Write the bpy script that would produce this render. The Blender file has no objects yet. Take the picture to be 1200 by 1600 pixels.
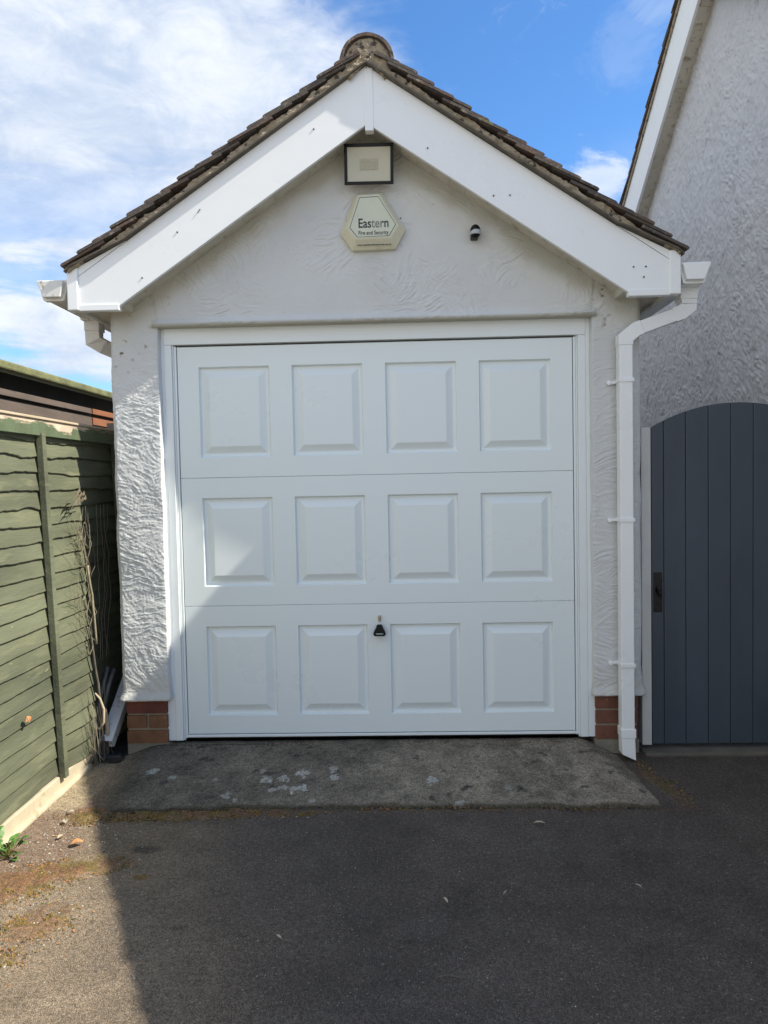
import bpy, bmesh, math, random
import numpy as np
from mathutils import Vector, Matrix
random.seed(7); rng = np.random.default_rng(7)
sc = bpy.context.scene
C = sc.collection
R = math.radians

# ------------------------------------------------------------------ camera
CAM = (0.15998, -3.93126, 1.40153); PITCH, YAW, ROLL = -0.04292, 0.02994, -0.02015
fw = Vector((-math.sin(YAW)*math.cos(PITCH), math.cos(YAW)*math.cos(PITCH), math.sin(PITCH)))
rt0 = Vector((math.cos(YAW), math.sin(YAW), 0)); up0 = rt0.cross(fw)
rt = rt0*math.cos(ROLL) + up0*math.sin(ROLL); up = -rt0*math.sin(ROLL) + up0*math.cos(ROLL)
cd = bpy.data.cameras.new('camera'); cam = bpy.data.objects.new('camera', cd); C.objects.link(cam)
cam.matrix_world = Matrix(((rt.x, up.x, -fw.x, CAM[0]), (rt.y, up.y, -fw.y, CAM[1]), (rt.z, up.z, -fw.z, CAM[2]), (0, 0, 0, 1)))
cd.sensor_fit = 'VERTICAL'; cd.sensor_height = 36; cd.lens = 36*1150/1600
cd.clip_start = .05; cd.clip_end = 3000
sc.camera = cam
sc.render.resolution_x = 768; sc.render.resolution_y = 1024

# ------------------------------------------------------------------ light
SUN = Vector((6.0, -1.0, 6.2)).normalized()
sl = bpy.data.lights.new('sun', 'SUN'); sl.energy = 5.0; sl.angle = R(.5); sl.color = (1, .93, .80)
so = bpy.data.objects.new('sun', sl); C.objects.link(so)
so.rotation_euler = SUN.to_track_quat('Z', 'Y').to_euler(); so.location = (20, -4, 20)
sc.view_settings.view_transform = 'Standard'; sc.view_settings.look = 'None'
sc.view_settings.gamma = 1; sc.view_settings.exposure = .72
SKY_STRENGTH = .13
BACKC = (5.2, 5.4, 5.5)            # colour of the unseen cloud added behind the camera to light the door

def N(nt, typ, **kw):
    n = nt.nodes.new(typ)
    for k, v in kw.items():
        if k.startswith('i_'):
            n.inputs[int(k[2:]) if k[2:].isdigit() else k[2:].replace('_', ' ')].default_value = v
        else: setattr(n, k, v)
    return n
def math_n(nt, op, a, b=None, c=None, clamp=False):
    n = nt.nodes.new('ShaderNodeMath'); n.operation = op; n.use_clamp = clamp
    for i, v in enumerate((a, b, c)):
        if v is None: continue
        if isinstance(v, (int, float)): n.inputs[i].default_value = v
        else: nt.links.new(v, n.inputs[i])
    return n.outputs[0]
def mapr(nt, v, a, b, c=0., d=1., smooth=True):
    n = nt.nodes.new('ShaderNodeMapRange'); n.interpolation_type = 'SMOOTHSTEP' if smooth else 'LINEAR'
    nt.links.new(v, n.inputs[0])
    for i, x in enumerate((a, b, c, d)): n.inputs[i+1].default_value = x
    return n.outputs[0]
def mixc(nt, f, a, b, typ='MIX'):
    n = nt.nodes.new('ShaderNodeMix'); n.data_type = 'RGBA'; n.blend_type = typ
    for i, v in ((0, f), (6, a), (7, b)):
        if isinstance(v, (int, float)): n.inputs[i].default_value = v
        elif isinstance(v, tuple): n.inputs[i].default_value = (*v[:3], 1)
        else: nt.links.new(v, n.inputs[i])
    return n.outputs[2]

w = bpy.data.worlds.new('World'); sc.world = w; w.use_nodes = True
nt = w.node_tree; nt.nodes.clear()
sky = N(nt, 'ShaderNodeTexSky', sky_type='NISHITA', sun_disc=False)
sky.sun_elevation = math.asin(SUN.z); sky.sun_rotation = math.atan2(SUN.x, SUN.y)
sky.altitude = 50; sky.air_density = 1.0; sky.dust_density = .6; sky.ozone_density = 1.6
tc = N(nt, 'ShaderNodeTexCoord')
sep = N(nt, 'ShaderNodeSeparateXYZ'); nt.links.new(tc.outputs['Generated'], sep.inputs[0])
def wn(scale, sx, sy, sz, detail=6, rough=.55, off=(0, 0, 0), dist=0.):
    m = N(nt, 'ShaderNodeMapping'); nt.links.new(tc.outputs['Generated'], m.inputs[0])
    m.inputs['Scale'].default_value = (sx, sy, sz); m.inputs['Location'].default_value = off
    t = N(nt, 'ShaderNodeTexNoise'); nt.links.new(m.outputs[0], t.inputs[0])
    t.inputs['Scale'].default_value = scale; t.inputs['Detail'].default_value = detail
    t.inputs['Roughness'].default_value = rough; t.inputs['Distortion'].default_value = dist
    return t.outputs[0]
X, Z = sep.outputs[0], sep.outputs[2]
big = wn(2.2, 1, 1, 2.2, 7, .58, (3.1, 0, 1.2), .3)
fine = wn(7, 1, 1, 2.6, 7, .6, (1, 4, .3), .4)
edge = math_n(nt, 'ADD', math_n(nt, 'MULTIPLY', X, -2.6), math_n(nt, 'MULTIPLY', math_n(nt, 'SUBTRACT', big, .5), 1.5))
edge = math_n(nt, 'ADD', edge, math_n(nt, 'MULTIPLY', math_n(nt, 'SUBTRACT', fine, .5), .9))
edge = math_n(nt, 'ADD', edge, math_n(nt, 'MULTIPLY', Z, -.28))
m_left = mapr(nt, edge, -.22, .38)
streak = wn(3.5, .8, .8, 6.5, 7, .6, (0, 2, .6), .25)
holes = mapr(nt, math_n(nt, 'ADD', streak, math_n(nt, 'MULTIPLY', math_n(nt, 'SUBTRACT', fine, .5), .6)), .34, .60)
lowz = mapr(nt, Z, .52, .12)            # streaky gaps towards the horizon
holes = math_n(nt, 'MAXIMUM', holes, math_n(nt, 'SUBTRACT', 1.0, lowz))
holes = math_n(nt, 'ADD', math_n(nt, 'MULTIPLY', holes, mapr(nt, Z, .15, .42, .85, .50)), mapr(nt, Z, .15, .42, .15, .50))
m_left = math_n(nt, 'MULTIPLY', m_left, holes)
wisp = mapr(nt, math_n(nt, 'ADD', math_n(nt, 'MULTIPLY', wn(5, 1, 1, 2, 8, .66, (7, 1, 2), .5), .7), math_n(nt, 'MULTIPLY', fine, .3)), 0.40, .60)
wz = math_n(nt, 'MAXIMUM', mapr(nt, X, .16, .3), mapr(nt, X, .0, -.2))
wz = math_n(nt, 'MULTIPLY', wz, math_n(nt, 'MAXIMUM', mapr(nt, Z, .5, .62), mapr(nt, Z, .42, .32)))
wisp = math_n(nt, 'MULTIPLY', math_n(nt, 'MULTIPLY', wisp, wz), .85)
def puff(d, rad, k, nz):                      # a small torn cloud round one direction of the sky
    dt = N(nt, 'ShaderNodeVectorMath', operation='DISTANCE'); nt.links.new(tc.outputs['Generated'], dt.inputs[0]); dt.inputs[1].default_value = d
    a_ = mapr(nt, dt.outputs['Value'], rad, rad*.15)
    b_ = math_n(nt, 'SUBTRACT', nz, .5)
    return math_n(nt, 'MULTIPLY', mapr(nt, math_n(nt, 'ADD', a_, math_n(nt, 'MULTIPLY', b_, 2.6)), .30, 1.05), k)
pn = wn(11, 1, 1, 1.7, 8, .68, (2, 5, 1), .7)
cl = math_n(nt, 'MAXIMUM', m_left, math_n(nt, 'MULTIPLY', wisp, .35))
for d_, rad, k in (((.254, .842, .476), .075, .14), ((.275, .815, .510), .06, .25), ((.235, .912, .340), .075, .72), ((-.094, .851, .517), .06, .5), ((-.07, .888, .455), .05, .3)):
    cl = math_n(nt, 'MAXIMUM', cl, puff(d_, rad, k, pn))
cl = math_n(nt, 'MINIMUM', cl, 1.0)
bankn = math_n(nt, 'ADD', Z, math_n(nt, 'MULTIPLY', math_n(nt, 'SUBTRACT', big, .5), -.35))
back = math_n(nt, 'MULTIPLY', mapr(nt, sep.outputs[1], .0, -.4), mapr(nt, bankn, .52, .26))   # unseen bright cloud bank, added low behind the camera as fill on the door
cl = math_n(nt, 'MAXIMUM', cl, back, clamp=True)
shade = mapr(nt, math_n(nt, 'ADD', math_n(nt, 'MULTIPLY', wn(4.5, 1, 1, 2.6, 6, .6, (.4, 6, 2), .2), .6), math_n(nt, 'MULTIPLY', pn, .4)), .36, .64)
ccol = mixc(nt, shade, (2.7, 3.25, 4.2), (4.5, 4.75, 5.1))
ccol = mixc(nt, mapr(nt, sep.outputs[1], .0, -.3), ccol, BACKC)
skyc = mixc(nt, 1.0, sky.outputs[0], (.50, .82, 1.12), 'MULTIPLY')
allc = mixc(nt, cl, skyc, ccol)
bg = N(nt, 'ShaderNodeBackground'); nt.links.new(allc, bg.inputs[0]); bg.inputs[1].default_value = SKY_STRENGTH
wo = N(nt, 'ShaderNodeOutputWorld'); nt.links.new(bg.outputs[0], wo.inputs[0])

# ------------------------------------------------------------------ noise (numpy)
def _h(ix, iy, seed):
    n = (ix.astype(np.int64)*374761393 + iy.astype(np.int64)*668265263 + seed*974634777) & 0xffffffff
    n = ((n ^ (n >> 13))*1274126177) & 0xffffffff
    n = ((n ^ (n >> 16))*2246822519) & 0xffffffff
    return ((n ^ (n >> 15)) & 0xffffff)/float(0xffffff)
def vn(x, y, seed=0):
    x = np.asarray(x, float); y = np.asarray(y, float)
    ix = np.floor(x); iy = np.floor(y); fx = x-ix; fy = y-iy
    fx = fx*fx*(3-2*fx); fy = fy*fy*(3-2*fy)
    a = _h(ix, iy, seed); b = _h(ix+1, iy, seed); c = _h(ix, iy+1, seed); d = _h(ix+1, iy+1, seed)
    return (a*(1-fx)+b*fx)*(1-fy)+(c*(1-fx)+d*fx)*fy
def fbm(x, y, o=4, seed=0, g=.5):
    s = 0; a = 1; t = 0
    for i in range(o):
        s = s+a*vn(x*2**i+i*17.3, y*2**i-i*9.1, seed+i); t += a; a *= g
    return s/t
def ss(a, b, x):
    t = np.clip((x-a)/(b-a), 0, 1); return t*t*(3-2*t)
def trowel(u, v, cell=.11, pitch=.009, seed=3, bias=0., spread=1.2, long=.09):
    """comb-like trowel strokes: every patch has its own direction and a slight curve"""
    u = u+.02*(fbm(u*9, v*9, 2, seed+50)-.5); v = v+.02*(fbm(u*9+5, v*9, 2, seed+51)-.5)
    gx = np.floor(u/cell); gy = np.floor(v/cell)
    best = np.full(u.shape, 9.); sec = np.full(u.shape, 9.); hb = np.zeros(u.shape); hs = np.zeros(u.shape)
    for dx in (-1, 0, 1):
        for dy in (-1, 0, 1):
            cx, cy = gx+dx, gy+dy
            px = (cx+_h(cx, cy, seed))*cell; py = (cy+_h(cx, cy, seed+1))*cell
            ang = bias+(_h(cx, cy, seed+2)-.5)*2*spread; cu = (_h(cx, cy, seed+4)-.5)*9
            amp = .35+.65*_h(cx, cy, seed+5)
            du, dv = u-px, v-py
            d = np.sqrt(du*du+dv*dv)/cell
            a = du*np.cos(ang)+dv*np.sin(ang); b = -du*np.sin(ang)+dv*np.cos(ang)+cu*a*a
            n = vn(a/long+cx*3.7, b/pitch+cy*5.1, seed+6)*.65+vn(a/long*2+cx*1.7, b/pitch*2.1+cy*2.3, seed+7)*.35
            n = (n**1.5)*amp
            m = d < best
            sec = np.where(m, best, np.minimum(sec, d)); hs = np.where(m, hb, np.where(d <= sec, n, hs))
            hb = np.where(m, n, hb); best = np.where(m, d, best)
    t = ss(0, .22, sec-best)
    return hb*(.5+.5*t)+hs*(.5-.5*t)

# ------------------------------------------------------------------ object helpers
def tag(o, label=None, cat=None, group=None, kind=None):
    if label: o['label'] = label
    if cat: o['category'] = cat
    if group: o['group'] = group
    if kind: o['kind'] = kind
    return o
def empty(name, loc, label, cat, group=None):
    o = bpy.data.objects.new(name, None); C.objects.link(o); o.location = loc; o.empty_display_size = .1
    return tag(o, label, cat, group)
def put(me, name, mat, parent=None):
    o = bpy.data.objects.new(name, me); C.objects.link(o)
    for m in (mat if isinstance(mat, (list, tuple)) else [mat]): me.materials.append(m)
    if parent is not None:
        o.parent = parent; o.matrix_parent_inverse = Matrix.Identity(4)
        g = Vector((0, 0, 0)); p = parent
        while p is not None: g += p.location; p = p.parent
        if parent.type == 'EMPTY': o.location = -g      # geometry is written in world coordinates
    return o
class MB:
    def __init__(s): s.v = []; s.f = []; s.m = []
    def add(s, vs, fs, mi=0):
        b = len(s.v); s.v += [tuple(p) for p in vs]
        for f in fs: s.f.append(tuple(b+i for i in f)); s.m.append(mi)
    def box(s, x0, x1, y0, y1, z0, z1, mi=0, M=None):
        vs = [(x, y, z) for x in (x0, x1) for y in (y0, y1) for z in (z0, z1)]
        if M is not None: vs = [M @ Vector(p) for p in vs]
        s.add(vs, [(0, 1, 3, 2), (4, 6, 7, 5), (0, 4, 5, 1), (2, 3, 7, 6), (0, 2, 6, 4), (1, 5, 7, 3)], mi)
    def prism(s, poly, f0, f1, mi=0):
        """poly: list of 2D points; f0/f1 map a 2D point to the near / far 3D point"""
        n = len(poly); vs = [f0(*p) for p in poly]+[f1(*p) for p in poly]
        s.add(vs, [tuple(range(n)), tuple(range(2*n-1, n-1, -1))]+[(i, i+n, (i+1) % n+n, (i+1) % n) for i in range(n)], mi)
    def tube(s, pts, r, n=8, mi=0, square=False, caps=True):
        pts = [Vector(p) for p in pts]; rings = []
        rr = r if isinstance(r, (list, tuple)) else [r]*len(pts)
        ref = Vector((0, 1, 0)) if square else Vector((.3, .9, .31))
        for i, p in enumerate(pts):
            a = (pts[i]-pts[i-1]).normalized() if i else None
            b = (pts[i+1]-pts[i]).normalized() if i < len(pts)-1 else None
            t = ((a or b)+(b or a)).normalized()
            k = 1/max(.4, t.dot(a or b)) if (a and b) else 1
            u = (ref-t*ref.dot(t)); u = u.normalized() if u.length > 1e-4 else t.orthogonal().normalized(); vv = t.cross(u)
            ring = []
            for j in range(n):
                an = 2*math.pi*(j+.5)/n
                if square:
                    c_, s_ = [(1, 1), (1, -1), (-1, -1), (-1, 1)][j]
                    ring.append(p+u*c_*rr[i]+vv*s_*rr[i]*k)
                else: ring.append(p+u*math.cos(an)*rr[i]+vv*math.sin(an)*rr[i])
            rings.append(ring)
        vs = [q for ring in rings for q in ring]
        fs = [(i*n+j, i*n+(j+1) % n, (i+1)*n+(j+1) % n, (i+1)*n+j) for i in range(len(pts)-1) for j in range(n)]
        if caps: fs += [tuple(range(n-1, -1, -1)), tuple(range((len(pts)-1)*n, len(pts)*n))]
        s.add(vs, fs, mi)
    def build(s, name, mat, parent=None, bevel=0, smooth=False, seg=2):
        me = bpy.data.meshes.new(name); me.from_pydata(s.v, [], s.f)
        bm = bmesh.new(); bm.from_mesh(me); bmesh.ops.recalc_face_normals(bm, faces=bm.faces); bm.to_mesh(me); bm.free()
        if len(me.polygons) == len(s.m): me.polygons.foreach_set('material_index', s.m)
        if smooth: me.polygons.foreach_set('use_smooth', [True]*len(me.polygons))
        o = put(me, name, mat, parent)
        if bevel:
            b = o.modifiers.new('bevel', 'BEVEL'); b.width = bevel; b.segments = seg; b.limit_method = 'ANGLE'; b.angle_limit = R(25)
            b.harden_normals = False
        return o
    def build_split(s, name, mat, parent=None, bevel=0):
        par = list(range(len(s.v)))
        def find(a):
            while par[a] != a: par[a] = par[par[a]]; a = par[a]
            return a
        for f in s.f:
            for i in f[1:]: par[find(i)] = find(f[0])
        g = {}
        for f, m in zip(s.f, s.m): g.setdefault(find(f[0]), []).append((f, m))
        for fs in g.values():
            q = MB(); idx = {}
            for f, m in fs:
                for i in f:
                    if i not in idx: idx[i] = len(q.v); q.v.append(s.v[i])
                q.f.append(tuple(idx[i] for i in f)); q.m.append(m)
            q.build(name, mat, parent, bevel)
def gridmesh(name, P, mat, parent=None, col=None, flip=False, keep=None, smooth=True):
    """P: (a,b,3) array of positions -> one sheet"""
    a, b = P.shape[:2]; me = bpy.data.meshes.new(name)
    idx = np.arange(a*b).reshape(a, b)
    q = np.stack([idx[:-1, :-1], idx[1:, :-1], idx[1:, 1:], idx[:-1, 1:]], -1).reshape(-1, 4)
    if flip: q = q[:, ::-1]
    if keep is not None: q = q[keep.reshape(-1)]
    me.vertices.add(a*b); me.vertices.foreach_set('co', P.reshape(-1).astype(np.float32))
    me.loops.add(q.size); me.loops.foreach_set('vertex_index', q.reshape(-1).astype(np.int32))
    me.polygons.add(len(q)); me.polygons.foreach_set('loop_start', (np.arange(len(q))*4).astype(np.int32))
    me.update(calc_edges=True)
    me.polygons.foreach_set('use_smooth', np.full(len(q), smooth))
    if col is not None:
        at = me.color_attributes.new('tint', 'FLOAT_COLOR', 'POINT')
        c4 = np.ones((a*b, 4), np.float32); c4[:, :col.shape[-1]] = col.reshape(a*b, -1); at.data.foreach_set('color', c4.reshape(-1))
    return put(me, name, mat, parent) if name else me
def join_meshes(objs, name, parent=None):
    """merge mesh objects (same single material) into the first"""
    bm = bmesh.new()
    for o in objs: bm.from_mesh(o.data)
    me = objs[0].data; bm.to_mesh(me); bm.free()
    for o in objs[1:]: bpy.data.objects.remove(o)
    objs[0].name = name
    return objs[0]

# ------------------------------------------------------------------ materials
def mat(name, base, rough=.6, var=.12, vscale=6., bump=0., bscale=60., spots=None, attr=None, spec=.5, metal=0, second=None, aniso=(1, 1, 1), vdetail=6):
    m = bpy.data.materials.new(name); m.use_nodes = True; nt = m.node_tree; nt.nodes.clear()
    out = N(nt, 'ShaderNodeOutputMaterial'); p = N(nt, 'ShaderNodeBsdfPrincipled'); nt.links.new(p.outputs[0], out.inputs[0])
    tc = N(nt, 'ShaderNodeTexCoord'); mp = N(nt, 'ShaderNodeMapping'); nt.links.new(tc.outputs['Object'], mp.inputs[0])
    mp.inputs['Scale'].default_value = aniso
    def noise(s, d=vdetail, r=.6):
        t = N(nt, 'ShaderNodeTexNoise'); nt.links.new(mp.outputs[0], t.inputs[0]); t.inputs['Scale'].default_value = s
        t.inputs['Detail'].default_value = d; t.inputs['Roughness'].default_value = r; return t.outputs[0]
    n1 = noise(vscale)
    if attr:
        a = N(nt, 'ShaderNodeVertexColor', layer_name=attr); col = a.outputs[0]
    else: col = base
    if second:
        col = mixc(nt, mapr(nt, n1, .42, .62), col, second)
    dark = mixc(nt, mapr(nt, n1, .3, .7, 1-var, 1+var, False), (0, 0, 0), col)
    # mix clamps factor: scale through a multiply instead
    mul = N(nt, 'ShaderNodeVectorMath', operation='SCALE')
    if isinstance(col, tuple): mul.inputs[0].default_value = col[:3]
    else: nt.links.new(col, mul.inputs[0])
    nt.links.new(mapr(nt, n1, .3, .7, 1-var, 1+var, False), mul.inputs[3]); c = mul.outputs[0]
    if spots:                                   # (scale, lo, hi, colour)
        for k, (s_, lo, hi, cc) in enumerate(spots):
            c = mixc(nt, mapr(nt, noise(s_, 3, .6), lo, hi), c, cc)
    nt.links.new(c, p.inputs['Base Color'])
    nr = mapr(nt, n1, .3, .7, max(0, rough-.08), min(1, rough+.08), False); nt.links.new(nr, p.inputs['Roughness'])
    p.inputs['Specular IOR Level'].default_value = spec; p.inputs['Metallic'].default_value = metal
    if bump:
        b = N(nt, 'ShaderNodeBump'); b.inputs['Strength'].default_value = 1; b.inputs['Distance'].default_value = bump
        nt.links.new(noise(bscale, 5, .62), b.inputs['Height']); nt.links.new(b.outputs[0], p.inputs['Normal'])
    return m
M = {}
M['render'] = mat('painted render', (.60, .59, .56), .75, .04, 3, .0022, 260, spots=[(38, .74, .80, (.20, .19, .16))], attr='tint')
M['house_render'] = mat('house render', (.60, .58, .57), .75, .05, 4, .0028, 200, spots=[(14, .66, .80, (.42, .41, .41))], aniso=(1, 1, .6), attr='tint')
M['sidewall'] = mat('side render', (.55, .54, .51), .8, .08, 3, .003, 40)
M['pvc'] = mat('white plastic', (.80, .82, .83), .32, .025, 3, .0003, 6, spots=[(70, .78, .82, (.5, .48, .42))])
M['pvc_dirty'] = mat('weathered white plastic', (.66, .65, .62), .45, .10, 9, .0005, 30, spots=[(26, .60, .74, (.34, .30, .23))], aniso=(1, 1, .5))
M['soffit'] = mat('cream soffit plastic', (.56, .53, .45), .5, .15, 6, .0004, 30, spots=[(22, .56, .72, (.34, .30, .22)), (9, .62, .76, (.24, .20, .14))])
M['door'] = mat('white door paint', (.73, .79, .80), .32, .006, 1.5, .00012, 5)
M['frame'] = mat('white frame plastic', (.74, .785, .795), .35, .03, 4, .0003, 12, spots=[(50, .76, .84, (.5, .47, .40))])
M['black_gap'] = mat('dark gap backing', (.012, .014, .016), .6, .2)
M['tile'] = mat('brown clay tile', (.105, .082, .068), .85, .4, 14, .004, 80, second=(.058, .050, .046), spots=[(30, .58, .72, (.22, .195, .155)), (11, .66, .78, (.12, .105, .055))])
M['tile_warm'] = mat('reddish clay tile', (.13, .088, .068), .85, .35, 14, .004, 80, second=(.068, .055, .048), spots=[(26, .58, .72, (.24, .21, .165))])
M['mortar'] = mat('weathered verge mortar', (.38, .31, .22), .9, .4, 16, .006, 60, second=(.19, .155, .11), spots=[(26, .56, .66, (.06, .05, .04)), (45, .62, .70, (.42, .38, .31)), (11, .62, .70, (.36, .32, .25))])
M['undercloak'] = mat('undercloak board', (.115, .10, .078), .9, .4, 18, .001, 80, spots=[(12, .6, .7, (.08, .075, .05))])
M['brick'] = mat('red brick', (.155, .060, .038), .85, .3, 16, .0015, 110, spots=[(40, .64, .74, (.30, .19, .11)), (9, .6, .75, (.11, .05, .04))])
M['brick_tan'] = mat('tan brick', (.17, .080, .040), .85, .3, 16, .0015, 110, spots=[(40, .64, .74, (.30, .20, .11)), (12, .6, .75, (.13, .06, .035))])
M['brick_dark'] = mat('dark red brick', (.12, .038, .028), .85, .3, 16, .0015, 110, spots=[(40, .68, .76, (.28, .19, .13))])
M['pointing'] = mat('brick pointing', (.26, .225, .165), .9, .2, 30, .002, 140)
M['concrete'] = mat('old concrete', (.20, .185, .15), .9, .25, 8, .003, 90, spots=[(12, .6, .75, (.11, .10, .075)), (60, .68, .75, (.32, .30, .25))])
M['gravel_board'] = mat('pale concrete board', (.44, .38, .27), .9, .15, 8, .002, 70, spots=[(9, .58, .7, (.30, .27, .17))])
M['green'] = mat('green fence paint', (.106, .115, .070), .75, .36, 5, .0035, 60, spots=[(16, .54, .70, (.145, .150, .088)), (8, .58, .74, (.066, .077, .048)), (60, .70, .76, (.25, .25, .16))], aniso=(1, .16, 1))
M['green_rail'] = mat('worn green rail paint', (.085, .112, .06), .75, .2, 9, .001, 90, spots=[(60, .74, .78, (.27, .25, .17))], attr='tint')
M['worn_wood'] = mat('bare worn wood', (.50, .40, .30), .85, .18, 12, .001, 80, second=(.36, .30, .20), aniso=(1, .2, 1))
M['shed_wood'] = mat('dark stained wood', (.105, .08, .066), .8, .25, 12, .001, 60, spots=[(12, .62, .72, (.06, .045, .04))], aniso=(1, .25, 1))
M['orange_wood'] = mat('orange timber', (.24, .095, .045), .8, .2, 12, .001, 60, aniso=(1, .25, 1))
M['felt'] = mat('mossy roof felt', (.15, .155, .07), .95, .35, 9, .006, 60, spots=[(8, .6, .7, (.10, .115, .05)), (24, .66, .74, (.27, .22, .12))])
M['eave_shade_wood'] = mat('eave shade wood', (.012, .011, .011), .8, .3)  # shed wall, with the eave's shadow put into its near-black colour
M['gate'] = mat('slate blue paint', (.046, .060, .080), .45, .12, 5, .0010, 80, spots=[(34, .76, .79, (.13, .14, .15)), (9, .60, .80, (.038, .050, .068))], aniso=(1, 1, .3))
M['post'] = mat('grey white post paint', (.50, .51, .50), .6, .12, 8, .001, 60, spots=[(28, .70, .76, (.24, .23, .21))], aniso=(1, 1, .4))
M['black'] = mat('black plastic', (.006, .0065, .008), .38, .2, 20, spec=.25)
M['black_metal'] = mat('black metal', (.012, .012, .013), .3, .3, 30, metal=.4)
M['nail'] = mat('rusty nail', (.07, .06, .05), .6, .2)
M['brass'] = mat('brass lock', (.42, .34, .22), .35, .2, 60, metal=.7)
M['cream'] = mat('aged cream plastic', (.58, .56, .42), .4, .07, 9, .0003, 20, spots=[(10, .6, .75, (.46, .42, .26))])
M['cream_face'] = mat('pale cream sticker', (.56, .585, .47), .35, .04, 9)
M['reflector'] = mat('floodlight reflector', (.50, .485, .39), .4, .03, 8)
M['led'] = mat('led chips', (.44, .42, .32), .5, .1, 90)
M['ink'] = mat('black print', (.02, .022, .025), .6, .2, 30)
M['ink_fade'] = mat('faded print', (.20, .21, .19), .6, .35, 60)
M['lens'] = mat('sensor lens', (.42, .45, .48), .3, .05)
M['hose'] = mat('grey conduit', (.10, .10, .10), .45, .3, 20)
M['pipe_black'] = mat('black drain pipe', (.018, .02, .024), .35, .2, 10)
M['stem'] = mat('dead stem', (.27, .235, .16), .85, .3, 30)
M['stem_dark'] = mat('dark stem', (.10, .085, .065), .85, .3, 30)
M['dry_leaf'] = mat('dry leaf', (.42, .20, .08), .7, .3, 40)
M['pale_leaf'] = mat('pale dry leaf', (.38, .32, .23), .7, .25, 40)
M['leaf'] = mat('weed leaf', (.075, .17, .03), .5, .3, 30)
M['moss'] = mat('golden moss', (.17, .115, .022), .95, .35, 30)
M['moss_green'] = mat('green moss', (.11, .095, .018), .95, .35, 30)
M['litter'] = mat('orange litter', (.30, .14, .05), .9, .4, 60)
M['chip'] = mat('pale stone chip', (.40, .38, .33), .8, .25, 50)
M['soil'] = mat('dark soil', (.035, .028, .02), .95, .4, 20, .01, 40)

# ground material: painted stains from an attribute, fine aggregate from noise
def ground_mat(name, bumpd=.004, rough=.88, agg=.36):
    m = bpy.data.materials.new(name); m.use_nodes = True; nt = m.node_tree; nt.nodes.clear()
    out = N(nt, 'ShaderNodeOutputMaterial'); p = N(nt, 'ShaderNodeBsdfPrincipled'); nt.links.new(p.outputs[0], out.inputs[0])
    tc = N(nt, 'ShaderNodeTexCoord')
    a = N(nt, 'ShaderNodeVertexColor', layer_name='tint')
    v = N(nt, 'ShaderNodeTexVoronoi'); nt.links.new(tc.outputs['Object'], v.inputs[0]); v.inputs['Scale'].default_value = 260
    sepc = N(nt, 'ShaderNodeSeparateColor'); nt.links.new(v.outputs['Color'], sepc.inputs[0])
    g = mapr(nt, sepc.outputs[0], 0, 1, 1-agg, 1+agg, False)
    n = N(nt, 'ShaderNodeTexNoise'); nt.links.new(tc.outputs['Object'], n.inputs[0]); n.inputs['Scale'].default_value = 60; n.inputs['Detail'].default_value = 6; n.inputs['Roughness'].default_value = .7
    g = math_n(nt, 'MULTIPLY', g, mapr(nt, n.outputs[0], .3, .7, .72, 1.28, False))
    sc_ = N(nt, 'ShaderNodeVectorMath', operation='SCALE'); nt.links.new(a.outputs[0], sc_.inputs[0]); nt.links.new(g, sc_.inputs[3])
    spk = mapr(nt, sepc.outputs[1], .990, .995)
    c = mixc(nt, math_n(nt, 'MULTIPLY', spk, .8), sc_.outputs[0], (.30, .285, .26))
    nt.links.new(c, p.inputs['Base Color']); p.inputs['Roughness'].default_value = rough; p.inputs['Specular IOR Level'].default_value = .35
    b = N(nt, 'ShaderNodeBump'); b.inputs['Distance'].default_value = bumpd
    hh = math_n(nt, 'ADD', math_n(nt, 'MULTIPLY', v.outputs['Distance'], -1.2), n.outputs[0])
    nt.links.new(hh, b.inputs['Height']); nt.links.new(b.outputs[0], p.inputs['Normal'])
    return m
M['tarmac'] = ground_mat('tarmac', .0045, .88, .48)
M['ramp'] = ground_mat('ramp concrete', .006, .9, .55)

def arr(*parts): return np.unique(np.concatenate([np.arange(a, b, s) for a, b, s in parts]+[[parts[-1][1]]]).round(5))

# ------------------------------------------------------------------ ground
GZ = -.085
mb = MB(); mb.add([(-600, -600, -.14), (600, -600, -.14), (600, 600, -.14), (-600, 600, -.14)], [(0, 1, 2, 3)])
M['earth'] = mat('pale bounce ground', (.30, .27, .22), .95, .2, 2, .02, 10)  # unseen ground beyond the drive, made pale to bounce sun onto the door
tag(mb.build('ground', M['earth']), kind='structure')

def ramp_front(x):                      # y of the ramp's front edge
    return -.655-.02*np.abs(x-.1)-.012*(vn(x*9, x*0, 4)-.5)*2-.01*(vn(x*30, x*0, 5)-.5)+.05*ss(1.2, 1.40, x)
def ramp_z(x, y):
    fy = ramp_front(x); t = np.clip(y/fy, 0, 1)
    z = -.012-.062*(t**1.25)
    z = z-.085*ss(1.20, 1.45, x+.16*(1-t)-.02)-.075*ss(-1.16, -1.46, x+.02*(1-t))
    z = z+.003*(fbm(x*7, y*7, 3, 8)-.5)
    return z
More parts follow.
